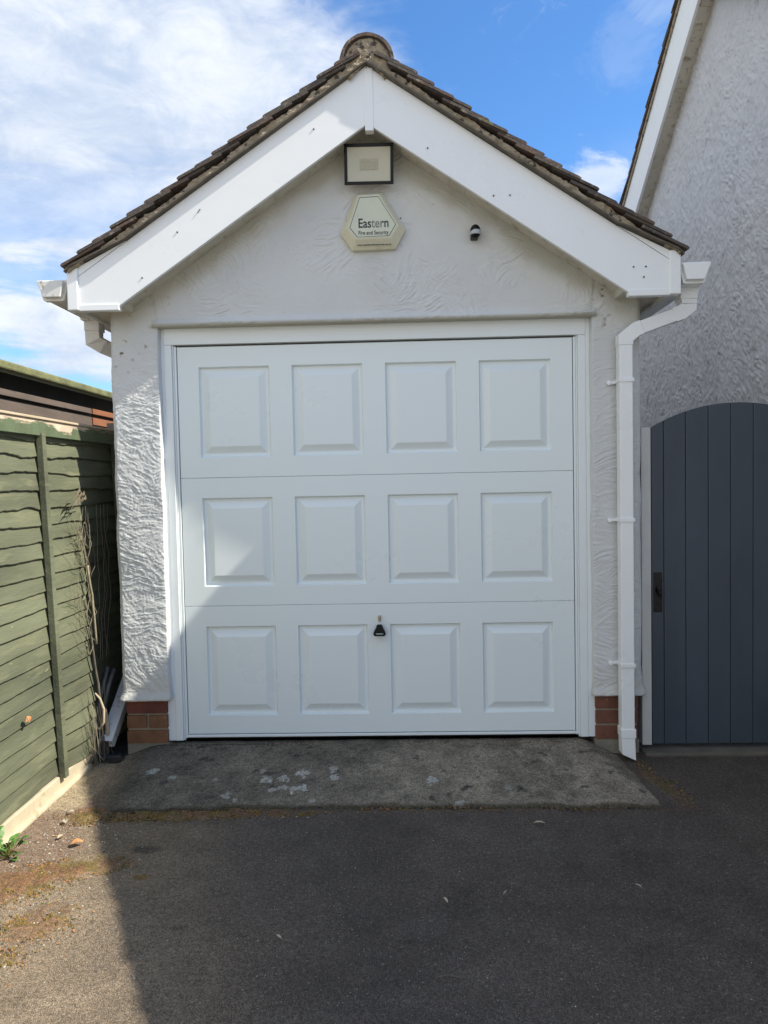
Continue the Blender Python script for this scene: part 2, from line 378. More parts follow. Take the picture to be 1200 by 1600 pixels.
# driveway sheet
xs = arr((-1.66, -1.2, .008), (-1.2, 2.42, .012)); ys = arr((-4.6, -2.6, .2), (-2.6, -.0, .0095), (0, 4.0, .2))
GX, GY = np.meshgrid(xs, ys, indexing='ij')
n1 = fbm(GX*2.2, GY*2.2, 5, 21); n2 = fbm(GX*9, GY*9, 4, 31); n3 = fbm(GX*38, GY*38, 3, 41)
z = GZ+.006*(n1-.5)+.002*(n3-.5)
tar = np.array([.094, .078, .067]); lit_sand = np.array([.27, .205, .135]); pink = np.array([.23, .16, .115])
col = np.ones(GX.shape+(3,))*tar*(1+.5*(n1-.5)+.45*(n2-.5))[..., None]
sand_sun = np.clip(ss(-.15, -1.25, GX+.35*(n1-.5)+(GY+1.4)*.28), 0, 1)*.88  # dust near the fence, plus sunlit brightness painted into the tarmac colour
col = col*(1-sand_sun[..., None])+lit_sand*(1+.5*(n2-.5)[..., None])*sand_sun[..., None]
pk = ss(-1.12, -1.32, GX+.25*(n2-.5))*ss(-1.55, -1.1, GY)
col = col*(1-.8*pk[..., None])+pink*(1+.6*(n3-.5)[..., None])*.8*pk[..., None]
conc = (ss(-1.33, -1.40, GX+.05*(n2-.5))*ss(-.70, -.60, GY+.08*(n2-.5)))[..., None]
col = col*(1-conc)+np.array([.38, .30, .195])*(1+.4*(n3[..., None]-.5))*conc
def blob(cx, cy, rx, ry, w=.35, rot=0., n=n2):
    dx, dy = GX-cx, GY-cy; c_, s_ = math.cos(rot), math.sin(rot)
    d = np.sqrt(((dx*c_+dy*s_)/rx)**2+((-dx*s_+dy*c_)/ry)**2)
    return ss(1.25, .55, d+w*4*(n-.5)+.9*(n3-.5))
mossm = np.maximum.reduce([blob(-1.36, -1.30, .24, .13, .3, .5), blob(-1.16, -1.17, .19, .085, .3, .25), blob(-1.30, -.72, .10, .10, .3), blob(-1.02, -.70, .28, .055, .35, 0), blob(-.62, -.70, .34, .045, .45, .0)*.8,
                           blob(-1.12, -1.52, .13, .10, .4, .6)*.75, blob(-1.2, -1.75, .12, .07, .4, .5)*.6, blob(.3, -.685, 1.1, .012, .5)*.45, blob(1.36, -.45, .05, .2, .4, .2)*.7, blob(1.45, -.02, .2, .05, .4)*.5, blob(-1.50, -1.5, .15, .3, .4)*.6])
mcol = np.where((n2 > .52)[..., None], np.array([.155, .105, .018]), np.array([.20, .095, .035]))
darkm = np.maximum(blob(-1.02, -.70, .4, .06, .35), blob(-.62, -.72, .4, .04, .4)*.8)
mossm = mossm*ss(.28, .50, n2*.5+n3*.5)
col = col*(1-.8*mossm[..., None])+mcol*(.8+.8*(n3[..., None]-.3))*.8*mossm[..., None]
patch = blob(-.868, -1.229, .035, .028, .15); col = col*(1-patch[..., None])+np.array([.19, .11, .03])*patch[..., None]
for cx, cy, r_ in ((-.627, -1.546, .018), (-.93, -1.02, .03), (.15, -1.62, .012)):
    p_ = blob(cx, cy, r_*1.6, r_, .3)*.6; col = col*(1-p_[..., None])+np.array([.03, .027, .018])*p_[..., None]
for k in range(26):
    cx, cy = rng.uniform(-.9, 2.2), rng.uniform(-2.3, -.8); p_ = blob(cx, cy, rng.uniform(.02, .12), rng.uniform(.015, .05), .5, rng.uniform(0, 3))*rng.uniform(.05, .14)
    col = col*(1-p_[..., None])+np.array([.16, .148, .135])*p_[..., None]
z = z+.010*mossm*(.4+n3)+0*patch
P = np.stack([GX, GY, z], -1)
o = gridmesh('driveway', P, M['tarmac'], col=col); tag(o, kind='structure')

# concrete ramp in front of the door
xs = arr((-1.47, 1.45, .0052)); ts = np.concatenate([np.linspace(0, 1, 130), [1.012, 1.03]])
RX, T = np.meshgrid(xs, ts, indexing='ij'); RY = .03+(ramp_front(RX)-.03)*np.minimum(T, 1)
n1 = fbm(RX*4, RY*4, 5, 61); n2 = fbm(RX*14, RY*14, 4, 71); n3 = fbm(RX*55, RY*55, 3, 81)
RZ = ramp_z(RX, RY)+.0045*(n3-.5)+.005*(n2-.5)
RZ = np.where(T > 1.001, RZ-.03*(T-1)/.03-.012, RZ); RYY = RY-np.maximum(T-1, 0)*.35
cc = np.array([.275, .240, .190])*(1+.8*(n1-.5)+.9*(n2-.5)+.5*(n3-.5))[..., None]
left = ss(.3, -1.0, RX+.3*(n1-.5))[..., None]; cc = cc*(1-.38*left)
sand_sun = ss(-1.26, -1.40, RX+.15*(n2-.5))[..., None]; cc = cc*(1-.9*sand_sun)+np.array([.36, .29, .20])*(1+.4*(n3[..., None]-.5))*.9*sand_sun
for cx, cy, r_, a_ in [(-1.137, -.315, .030, .8), (-1.013, -.398, .022, .7), (-.663, -.284, .020, .6), (-.551, -.407, .034, .8), (-.471, -.416, .030, .7), (-.37, -.356, .036, 1), (-.36, -.494, .030, 1), (-.40, -.51, .024, .9), (-.45, -.485, .022, .6),
                       (-.228, -.31, .026, .7), (-.212, -.406, .026, .8), (-.501, -.513, .018, .8), (-.705, -.553, .03, .6), (-.66, -.60, .02, .5), (.261, -.423, .032, .95), (.384, -.641, .026, .9), (.141, -.459, .026, .5), (.977, -.32, .015, .4), (-.80, -.42, .022, .4),
                       (-.30, -.60, .02, .4), (-.9, -.55, .018, .4), (.62, -.5, .018, .3), (-.58, -.33, .02, .5)]:
    d = np.sqrt((RX-cx)**2+((RY-cy)*.8)**2)/(r_*.80); m_ = (ss(1.10, .85, d+1.9*(n2-.5)+2.0*(n3-.5))*min(1, a_*1.15))[..., None]
    cc = cc*(1-m_)+np.array([.50, .49, .45])*m_
for k in range(70):
    cx, cy, r_ = rng.uniform(-1.1, 1.25), rng.uniform(-.62, -.05), rng.uniform(.008, .028); d = np.sqrt((RX-cx)**2+((RY-cy))**2)/r_
    m_ = (ss(1.2, .5, d+1.5*(n3-.5))*rng.uniform(.3, .8))[..., None]; cc = cc*(1-m_)+np.array([.040, .038, .034])*m_
em = (ss(.95, 1.0, T+.06*(n2-.5))*.8)[..., None]; cc = cc*(1-em)+np.array([.055, .045, .022])*(1+(n3[..., None]-.5))*em
ed = (ss(.055, .02, T+.03*(n2-.5))*.55)[..., None]; cc = cc*(1-ed)+np.array([.12, .11, .085])*ed
ln = (ss(.018, .0, np.abs(T-.075-.02*(n2-.5)))*ss(.45, .6, n1+.2*n3)*.8)[..., None]; cc = cc*(1-ln)+np.array([.035, .03, .015])*ln
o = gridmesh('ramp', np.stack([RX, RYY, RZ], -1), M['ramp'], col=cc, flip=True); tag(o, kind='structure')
mb = MB(); M['sill'] = mat('dirty sill concrete', (.11, .102, .085), .9, .3, 9, .003, 70)
mb.box(1.40, 2.42, -.065, .22, -.2, -.066)
tag(mb.build('threshold', M['sill'], bevel=.008), kind='structure')

# ------------------------------------------------------------------ garage
G = empty('garage', (0, 2.5, 0), 'white rendered single garage with tiled pitched roof and white panelled up and over door', 'garage')
WX = 1.395; ZS = 3.175; SL = .672; ZB = .245; ZL = 2.236
def wall_y(x, z):
    lp = ss(1.12, 1.141, -x); rp = ss(1.12, 1.145, x)
    low = ss(2.30, 2.15, z)
    und = .008*(fbm(x*5, z*5, 3, 91)-.5)
    pil = .8*trowel(x+2, z, .17, .012, 8, -.1, 1.0, .09)+trowel(x, z, .115, .0062, 5, -.15, .8, .075)+.5*trowel(x+1, z, .07, .0045, 6, .4, 1.2, .05); gab = trowel(x+3, z, .13, .0085, 15, .1, 1.1, .065)+.5*trowel(x+5, z, .08, .0065, 16, .3, 1.3, .045); rpl = trowel(x+7, z, .11, .007, 25, .15, .5, .08)
    amp_g = .0115*(.16+.84*ss(.38, .58, fbm(x*2.6, z*2.6, 3, 17)))
    amp = amp_g*(1-low*np.maximum(lp, rp)); h = gab*amp + pil*.0055*low*lp + rpl*.0085*low*rp
    h = h+.0016*(fbm(x*90, z*90, 3, 79)-.5)+(.004*(fbm(x*16, z*16, 3, 77)-.5)+.0022*(fbm(x*110, z*110, 3, 78)-.5))*low*lp
    y = -.040-und-h
    y = y-.014*(1-ss(.10, .16, np.abs(z-ZL)))*0
    # drip edge over the door
    y = y-.020*ss(ZL+.05, ZL+.002, z)*ss(ZL-.012, ZL-.001, z)*ss(1.17, 1.145, np.abs(x))
    # shallow step where the gable coat overlaps the side strips
    y = y-.005*ss(.012, -.004, np.abs(x)-(1.13+.10*(z-ZL)))*ss(ZL-.005, ZL+.01, z)
    # bell mouth over the plinth
    y = y-.020*ss(ZB+.045, ZB, z)
    return y
def wall_block(x0, x1, zlo, ztop, dx, dz, outer=0, inner=0):
    xs = np.linspace(x0, x1, int(round((x1-x0)/dx))+1); nz = int(round((ztop(np.array([x0, x1, min(max(0, x0), x1)])).max()-zlo)/dz))+1
    tt = np.linspace(0, 1, nz); Xg, Tg = np.meshgrid(xs, tt, indexing='ij'); Zg = zlo+(ztop(Xg)-zlo)*Tg
    Yg = wall_y(Xg, Zg)
    P = np.stack([Xg, Yg, Zg], -1)
    # wobbling, rounded vertical edges, then returns going back
    def edge(P, side, sgn, back, wob, flare, rnd=.010):
        zz = P[side, :, 2]; wv = wob*(fbm(zz*7, zz*0+side, 4, 33)-.5)*2+flare*ss(ZB+.06, ZB, zz)
        lim = .035; dd = np.abs(P[:, :, 0]-P[side, :, 0][None, :]); k = ss(lim, 0, dd)
        P[:, :, 0] += sgn*wv[None, :]*k
        P[:, :, 1] += rnd*ss(.02, 0, dd)**2
        e = P[side].copy(); rows = []
        for a_, b_ in ((.004, .004), (.006, .012), (.007, .03), (.007, back)):
            r_ = e.copy(); r_[:, 0] += sgn*a_; r_[:, 1] = np.where(b_ < back, e[:, 1]+b_, back); rows.append(r_)
        rows = np.stack(rows)
        return np.concatenate([rows[::-1], P], 0) if side == 0 else np.concatenate([P, rows], 0)
    if outer: P = edge(P, 0 if outer < 0 else -1, outer, .10, .006, .012)
    if inner: P = edge(P, 0 if inner < 0 else -1, inner, .02, .0045, .006, .0012)
    # underside lip
    b = P[:, 0].copy(); rows = []
    b1 = b.copy(); b1[:, 2] -= .006; b1[:, 1] += .004; b2 = b.copy(); b2[:, 2] -= .005; b2[:, 1] = np.maximum(b[:, 1], .01)
    P = np.concatenate([b2[:, None], b1[:, None], P], 1)
    tint = np.ones(P.shape)*np.array([.60, .612, .612]); zz, xx = P[..., 2], P[..., 0]
    nn = fbm(xx*6, zz*6, 4, 55); n8 = fbm(xx*30, zz*30, 3, 56)
    grime_bounce = ss(.12, .0, (np.maximum(3.188-SL*np.abs(xx), 2.316)-zz)+.13*(nn-.5)-.03)*.75  # soffit grime, with brownish bounce light painted into the tint
    tint = tint*(1-grime_bounce[..., None])+np.array([.42, .405, .33])*grime_bounce[..., None]
    spot = ss(.70, .76, n8)*ss(.5, .7, nn)*ss(1.0, 1.15, np.abs(xx))*ss(1.9, 2.1, zz)
    tint = tint*(1-spot[..., None])+np.array([.18, .15, .10])*spot[..., None]
    low_ = ss(ZB+.18, ZB, zz+.1*(nn-.5))*.35; tint = tint*(1-low_[..., None])+np.array([.42, .40, .33])*low_[..., None]
    drip = ss(ZL+.02, ZL, zz)*ss(ZL-.012, ZL-.006, zz)*ss(1.2, 1.15, np.abs(xx)); tint = tint*(1-.6*drip[..., None])+np.array([.28, .26, .17])*.6*drip[..., None]
    # runs of dirt below the lamp and alarm
    run = ss(.10, .0, np.abs(xx-.0)+.06*(nn-.5))*ss(2.25, 2.6, zz)*.22; tint = tint*(1-run[..., None])+np.array([.42, .41, .36])*run[..., None]
    return gridmesh('wall', P, M['render'], G, col=tint)
top_g = lambda x: np.maximum(3.215-SL*np.abs(x), 2.335)
b1 = wall_block(-WX+.007, -1.14, ZB, lambda x: x*0+ZL, .0032, .0034, outer=-1, inner=1)
b2 = wall_block(1.145, WX-.007, ZB, lambda x: x*0+ZL, .0038, .0038, outer=1, inner=-1)
b3 = wall_block(-1.14, 1.145, ZL, top_g, .0044, .0044)
b4 = wall_block(-WX+.007, -1.14, ZL, top_g, .006, .006, outer=-1)
b5 = wall_block(1.145, WX-.007, ZL, top_g, .006, .006, outer=1)
bm = bmesh.new(); 
for b in (b1, b2, b3, b4, b5): bm.from_mesh(b.data)
bm.to_mesh(b1.data); bm.free()
for b in (b2, b3, b4, b5): bpy.data.objects.remove(b)
b1.name = 'front_wall'
# body behind the front coat
mb = MB()
mb.box(-1.388, -1.17, .10, 5.2, -.12, 2.40); mb.box(1.17, 1.388, .10, 5.2, -.12, 2.40); mb.box(-1.17, 1.17, 5.0, 5.2, -.12, 2.40)
mb.box(-1.17, 1.17, .05, .15, 2.26, 2.40)
mb.prism([(-1.38, 2.40), (1.38, 2.40), (0, 3.27)], lambda x, z: (x, .05, z), lambda x, z: (x, .12, z))
mb.prism([(-1.38, 2.40), (1.38, 2.40), (0, 3.27)], lambda x, z: (x, 5.1, z), lambda x, z: (x, 5.2, z))
mb.build('side_wall', M['sidewall'], G)
# brick plinths: three courses on each pier
def plinth(x0, x1, left):
    mb = MB(); mb.box(x0+.004, x1-.004, -.010, .095, -.01, ZB+.01, 0)
    xm = (x0+x1)/2+.004
    for k in range(3):
        z0 = -.002+k*.082; z1 = z0+.070; dz = .0015*random.uniform(-1, 1)
        cells = [(x0, x1)] if k != 1 else ([(x0, xm-.006), (xm+.006, x1)] if left else [(x0, x1)])
        for (a, b) in cells:
            mi = ((1 if k == 1 else (2 if a > -1.3 and k == 0 else 1)) if left else 2)
            if left and k == 2: mi = 3
            mb.box(a+random.uniform(0, .002), b-random.uniform(0, .002), -.019+random.uniform(-.002, .002), .09, z0+dz, z1+dz, mi)
    return mb.build('brick_plinth', [M['pointing'], M['brick_tan'], M['brick'], M['brick_dark']], G, bevel=.003)
plinth(-1.381, -1.157, True); plinth(1.153, 1.378, False)
mb = MB()
for x0, x1 in ((-1.385, -1.15), (1.15, 1.385)): mb.box(x0, x1, -.012, .3, -.2, -.008)
mb.build_split('footing', M['concrete'], G, bevel=.006)

# door frame: stepped profile
FR = []
mb = MB()
for s in (-1, 1):
    a = lambda u: s*u
    x = sorted
    for (u0, u1, yy) in ((1.118, 1.168, .003), (1.078, 1.118, .0)):
        x0, x1 = x((a(u0), a(u1)))
        mb.box(x0+.0002, x1-.0002, yy, .09, .002, 2.236 if u0 > 1.1 else 2.146)
    x0, x1 = x((a(1.070), a(1.078))); mb.box(x0, x1, .012, .09, .0, 2.15)
mb.box(-1.1175, 1.1175, -.001, .09, 2.1465, 2.246)
mb.build('door_frame', M['frame'], G, bevel=.0025)

# the up and over door
mbg = MB(); mbg.box(-1.1, 1.1, .07, .11, -.01, 2.2); 
DO = MB(); YD = .018
XL, XR, Z0, Z1 = -1.052, 1.052, .034, 2.136
cols = [(-.942, -.556), (-.440, -.056), (.060, .444), (.558, .943)]
rows = [(.133, .627), (.842, 1.327), (1.541, 2.030)]
seams = [.737, 1.4335]
def ringpanel(x0, x1, z0, z1):
    prof = [(0, 0), (.0025, .0), (.0085, .0155), (.012, .0180), (.023, .0180), (.0255, .0172), (.058, .0010), (.061, -.0002)]
    vs = []; 
    for d, dep in prof:
        vs += [(x0+d, YD+dep, z0+d), (x1-d, YD+dep, z0+d), (x1-d, YD+dep, z1-d), (x0+d, YD+dep, z1-d)]
    fs = [(4*i+j, 4*i+(j+1) % 4, 4*(i+1)+(j+1) % 4, 4*(i+1)+j) for i in range(len(prof)-1) for j in range(4)]
    k = 4*(len(prof)-1); fs.append((k, k+1, k+2, k+3)); DO.add(vs, fs)
xb = [XL]+[v for c in cols for v in c]+[XR]
zb = [Z0]; 
for i, r_ in enumerate(rows):
    zb += list(r_)
    if i < 2: zb += [seams[i]-.002, seams[i]+.002]
zb.append(Z1)
for i in range(len(xb)-1):
    for j in range(len(zb)-1):
        xa, xc, za, zc = xb[i], xb[i+1], zb[j], zb[j+1]
        if (xa, xc) in cols and (za, zc) in rows: ringpanel(xa, xc, za, zc)
        elif abs(zc-za-.004) < 1e-6:
            zm = (za+zc)/2; DO.add([(xa, YD, za), (xc, YD, za), (xc, YD+.007, zm), (xa, YD+.007, zm), (xc, YD, zc), (xa, YD, zc)], [(0, 1, 2, 3), (3, 2, 4, 5)])
        else: DO.add([(xa, YD, za), (xc, YD, za), (xc, YD, zc), (xa, YD, zc)], [(0, 1, 2, 3)])
# returns at the leaf's edge
for (xa, za, xc, zc) in ((XL, Z0, XR, Z0), (XR, Z0, XR, Z1), (XR, Z1, XL, Z1), (XL, Z1, XL, Z0)):
    DO.add([(xa, YD, za), (xc, YD, zc), (xc, YD+.03, zc), (xa, YD+.03, za)], [(0, 1, 2, 3)])
me = bpy.data.meshes.new('door'); me.from_pydata(DO.v, [], DO.f)
bm = bmesh.new(); bm.from_mesh(me); bmesh.ops.remove_doubles(bm, verts=bm.verts, dist=1e-5); bmesh.ops.recalc_face_normals(bm, faces=bm.faces)
sheet = sum(f.normal.y*f.calc_area() for f in bm.faces)
if sheet > 0: bmesh.ops.reverse_faces(bm, faces=bm.faces)
bm.to_mesh(me); bm.free()
door = put(me, 'door', M['door'], G)
bv = door.modifiers.new('bevel', 'BEVEL'); bv.width = .0008; bv.segments = 2; bv.limit_method = 'ANGLE'; bv.angle_limit = R(12)
mb = MB()
for s in (-1, 1):
    x0, x1 = sorted((s*1.0565, s*1.0695)); mb.box(x0, x1, .014, .05, .012, 2.14)
mb.box(-1.0565, 1.0565, .014, .05, .014, .029)
o = mb.build('edge_trim', M['door'], door, bevel=.003)
o = mbg.build('gap_backing', M['black_gap'], door)  # near-black sheet behind the door stands in for shade in the gaps
# handle: flared black pull below the lock
hx, hz = .006, .598
mb = MB()
def hcap(y, k): 
    pts = [(-.0155, .028), (-.013, .032), (.013, .032), (.0155, .028), (.0205, .012), (.0305, -.006), (.0345, -.017), (.0325, -.026), (.025, -.031), (-.025, -.031), (-.0325, -.026), (-.0345, -.017), (-.0305, -.006), (-.0205, .012)]
    return [(hx+p[0]*k, y, hz+p[1]*k) for p in pts]
layers = [hcap(.020, .8), hcap(-.004, .92), hcap(-.020, 1.0), hcap(-.028, .92)]
n = len(layers[0]); vs = [p for l in layers for p in l]
fs = [(i*n+j, i*n+(j+1) % n, (i+1)*n+(j+1) % n, (i+1)*n+j) for i in range(len(layers)-1) for j in range(n)]+[tuple(range(n)), tuple(range(4*n-1, 3*n-1, -1))]
mb.add(vs, fs); hd = mb.build('handle', M['black'], door, bevel=.003, seg=3)
mb = MB(); mb.box(hx-.019, hx+.019, -.0292, -.026, hz-.019, hz-.0145); mb.build('handle_label', M['lens'], hd)
mb = MB(); mb.tube([(hx, .020, hz+.068), (hx, -.004, hz+.068)], .0085, 14); mb.tube([(hx, -.004, hz+.068), (hx, -.012, hz+.068)], .005, 12)
mb.box(hx-.0065, hx+.0065, .008, .0185, hz+.044, hz+.064)
mb.build('lock', M['brass'], door, bevel=.001)

# barge boards
def board_poly(s):
    return [(s*.0, 3.437), (s*1.20, 2.637), (s*1.484, 2.487), (s*1.484, 2.300), (s*1.268, 2.303), (s*.0, 3.158)]
for s in (-1, 1):
    x0 = .0015*s
    main = [(x0, 3.437), (s*1.215, 2.6265), (s*1.480, 2.4495), (s*1.480, 2.302), (s*1.268, 2.305), (x0, 3.158)]
    mb = MB(); mb.prism(main, lambda x, z: (x+.006, -.230, z), lambda x, z: (x+.006, -.208, z))
    bb = mb.build('bargeboard', M['pvc'], G, bevel=.002)
    mb = MB(); mb.prism([(s*1.219, 2.6275), (s*1.480, 2.4525), (s*1.480, 2.497)], lambda x, z: (x+.006, -.2295, z), lambda x, z: (x+.006, -.208, z))
    mb.build('wedge', M['pvc'], bb, bevel=.001)
    # lower flange returning to the soffit
    mb = MB(); x_a, x_b = sorted((s*1.470, s*1.268)); mb.box(x_a+.006, x_b+.006, -.236, -.195, 2.283, 2.3145); mb.build('bottom_trim', M['pvc'], bb, bevel=.003)
    x_a, x_b = sorted((s*1.468, s*1.5245)); mb = MB(); mb.box(x_a+.004, x_b+.004, -.242, -.18, 2.286, 2.499); mb.build('corner_trim', M['pvc'], bb, bevel=.006, seg=3)
    mb = MB()
    for (px, pz) in ([(-.26, 3.14), (-.955, 2.66), (-1.14, 2.44)] if s < 0 else [(.30, 3.03), (.62, 2.79), (.70, 2.79), (1.30, 2.425), (1.36, 2.425), (1.35, 2.375), (1.335, 2.29)]):
        mb.tube([(px, -.2296, pz), (px, -.2335, pz)], .0042, 8)
    mb.tube([(s*.85, -.2336, 2.66+(.09 if s < 0 else 0)), (s*.85+.014, -.2336, 2.68+(.09 if s < 0 else 0))], .002, 6) if s < 0 else None
    mb.build_split('nail', M['nail'], bb)
mb = MB(); mb.box(-.006, .036, -.2335, -.19, 3.124, 3.425); mb.build('ridge_trim', M['pvc'], G, bevel=.002)
# soffit boards under the rake and the eaves
mb = MB(); sl_ = math.hypot(1, SL)
for s in (-1, 1):
    k = 0; u = 0.0; x_a, x_b = sorted((s*1.256, s*1.274)); mb.box(x_a, x_b, -.209, -.033, 2.312, 2.350)
    while u < 1.245:
        u1 = min(u+.098/sl_, 1.265)
        jz = random.uniform(-.0006, .0006)
        zf = lambda x: 3.188-SL*abs(x)+jz
        vs = []
        for x in (u+.0006, u1-.0006):
            for y in (-.209, -.032):
                for dz in (0, .008): vs.append((s*x+.004, y, zf(x)+dz))
        mb.add(vs, [(0, 1, 3, 2), (4, 6, 7, 5), (0, 4, 5, 1), (2, 3, 7, 6), (0, 2, 6, 4), (1, 5, 7, 3)]); u = u1
    y = -.208
    while y < 5.0:
        x_a, x_b = sorted((s*1.262, s*1.488)); mb.box(x_a, x_b, y+.0015, y+.297, 2.316, 2.324); y += .3
mb.build('soffit', M['soffit'], G)
mb = MB()
for s in (-1, 1):
    x_a, x_b = sorted((s*1.488, s*1.505)); mb.box(x_a, x_b, -.178, 5.2, 2.300, 2.475)
mb.build_split('eaves_fascia', M['pvc_dirty'], G, bevel=.002)

# roof tiles
def tile_slope(mb, origin, du, dn, dw, nc, gauge, tw, wmax, t=.013, drop=.028, length=.25, jit=1., cells=None, first=.15, umax=1e9):
    """origin: eaves nose top at the verge; du up the slope, dn normal, dw along the ridge"""
    O = Vector(origin); du = Vector(du).normalized(); dn = Vector(dn).normalized(); dw = Vector(dw).normalized()
    for i in range(nc):
        wv = 0.0; j = 0
        while wv < wmax:
            wd = tw*(.5 if (i % 2 and j == 0) else 1)
            if j > 8: wd = wmax-wv
            w1 = min(wv+wd, wmax)
            u0 = i*gauge+random.uniform(-.004, .004)*jit; a = random.uniform(-.007, .007)*jit*(1 if j < 2 else .5)
            lift = random.uniform(-.004, .005)*jit; wj = random.uniform(-.010, .004)*jit if j == 0 else 0
            def P(u, w_, h): return O+du*u+dw*w_+dn*h
            vs = []
            ue = min(u0+length, umax)
            for (u, hh) in ((u0, lift), (u0+.012, lift+.0005), (ue, lift-drop*(ue-u0)/length)):
                for w_ in (wv+wj, w1-.0015):
                    sk = a*(1 if w_ == wv+wj else -1)
                    for h in (hh-t if u > u0+.001 else hh-t+.002, hh if u > u0+.001 else hh-.0025): vs.append(P(u+sk, w_, h))
            f = []
            for k in range(2):
                b0 = k*4; b1_ = b0+4
                f += [(b0, b0+1, b1_+1, b1_), (b0+2, b1_+2, b1_+3, b0+3), (b0+1, b0+3, b1_+3, b1_+1), (b0, b1_, b1_+2, b0+2)]
            f += [(0, 2, 3, 1), (8, 9, 11, 10)]
            mb.add(vs, f, random.choice((0, 0, 1))); wv = w1; j += 1
for s in (-1, 1):
    mb = MB()
    sx = Vector((-s, 0, .667)).normalized(); nn = Vector((s*.667, 0, 1)).normalized()
    gau = .1045; nc = 17
    tile_slope(mb, (s*1.553+.008, -.268, 2.503), sx, nn, (0, 1, 0), nc, gau, .165, 5.5, umax=1.80)
    mb.build('roof', [M['tile'], M['tile_warm']], G)
    # undercloak and mortar bedding along the verge
    mb = MB()
    line = [(0, 3.438), (1.215, 2.6285), (1.50, 2.497), (1.53, 2.470)]
    pts = [(x, z) for x, z in line]
    poly = [(s*x+.007, z+.001) for x, z in pts]+[(s*x+.007, z+.010) for x, z in reversed(pts)]
    mb.prism(poly, lambda x, z: (x, -.264, z), lambda x, z: (x, -.10, z)); mb.build('undercloak', M['undercloak'], G)
    # mortar: a lumpy strip
    U = np.linspace(0, 1.515, 330); V = np.linspace(0, 1, 18); UU, VV = np.meshgrid(U, V, indexing='ij')
    zlo = np.interp(UU, [a for a, b in line], [b for a, b in line])+.008
    ztop_ = 3.540-.667*UU-.058+.014*(fbm(UU*16+s*5, UU*0, 3, 46)-.5)*2
    zz = zlo+(ztop_-zlo)*VV
    f_ = fbm(UU*14+s*9, zz*30, 4, 44); f2 = fbm(UU*50, zz*80, 3, 45)
    yy = -.254-.010*(f_-.5)*2-.010*(f2-.5)+.010*ss(.25, 0, VV)*0+.035*ss(.8, 1, VV)*(f_ > .55)
    P = np.stack([s*UU+.007, yy, zz], -1)
    back = P[:, -1:].copy(); back[..., 1] = -.15; back0 = P[:, :1].copy(); back0[..., 1] = -.15
    P = np.concatenate([back0, P, back], 1)
    gridmesh('verge_mortar', P, M['mortar'], G, flip=(s > 0))
# eaves closing and roof core
mb = MB()
for s in (-1, 1):
    mb.prism([(0, 3.43), (s*1.5, 2.43), (s*1.5, 2.40), (0, 3.30)], lambda x, z: (x, -.20, z), lambda x, z: (x, 5.2, z))
mb.build('roof_deck', M['undercloak'], G)
# ridge tiles
Rr = .131; cz = 3.446
for k in range(12):
    y0 = -.262+k*.455; y1 = y0+.450; mb = MB(); n = 20
    ro = Rr*(1+random.uniform(-.01, .02)); ri = ro-.015
    vs = []; 
    for y in (y0, y1):
        for i in range(n+1):
            an = math.pi*(-.02+1.04*i/n); jt = 1+(random.uniform(-.008, .008) if y == y0 else 0)
            vs.append((.010+math.cos(an)*ro*jt, y+random.uniform(-.003, .003), cz+math.sin(an)*ro*jt))
        for i in range(n+1):
            an = math.pi*(-.02+1.04*i/n); vs.append((.010+math.cos(an)*ri, y, cz+math.sin(an)*ri))
    m_ = n+1; fs = []
    for i in range(n):
        fs += [(i, i+1, 2*m_+i+1, 2*m_+i), (m_+i, 3*m_+i, 3*m_+i+1, m_+i+1), (i, m_+i, m_+i+1, i+1), (2*m_+i, 2*m_+i+1, 3*m_+i+1, 3*m_+i)]
    mb.add(vs, fs); mb.build('ridge_tile', M['tile_warm'], G)
RRg, AA = np.meshgrid(np.linspace(0, Rr-.010, 22), np.linspace(-.25*math.pi, 1.25*math.pi, 60), indexing='ij')
xx = .010+RRg*np.cos(AA); zz = cz+RRg*np.sin(AA)
yy = -.252-.010*(fbm(xx*30, zz*30, 3, 66)-.5)*2-.004*(fbm(xx*90, zz*90, 2, 67)-.5)+.02*ss(.10, .125, RRg)
gridmesh('ridge_mortar', np.stack([xx, yy, zz], -1), M['mortar'], G, flip=True)

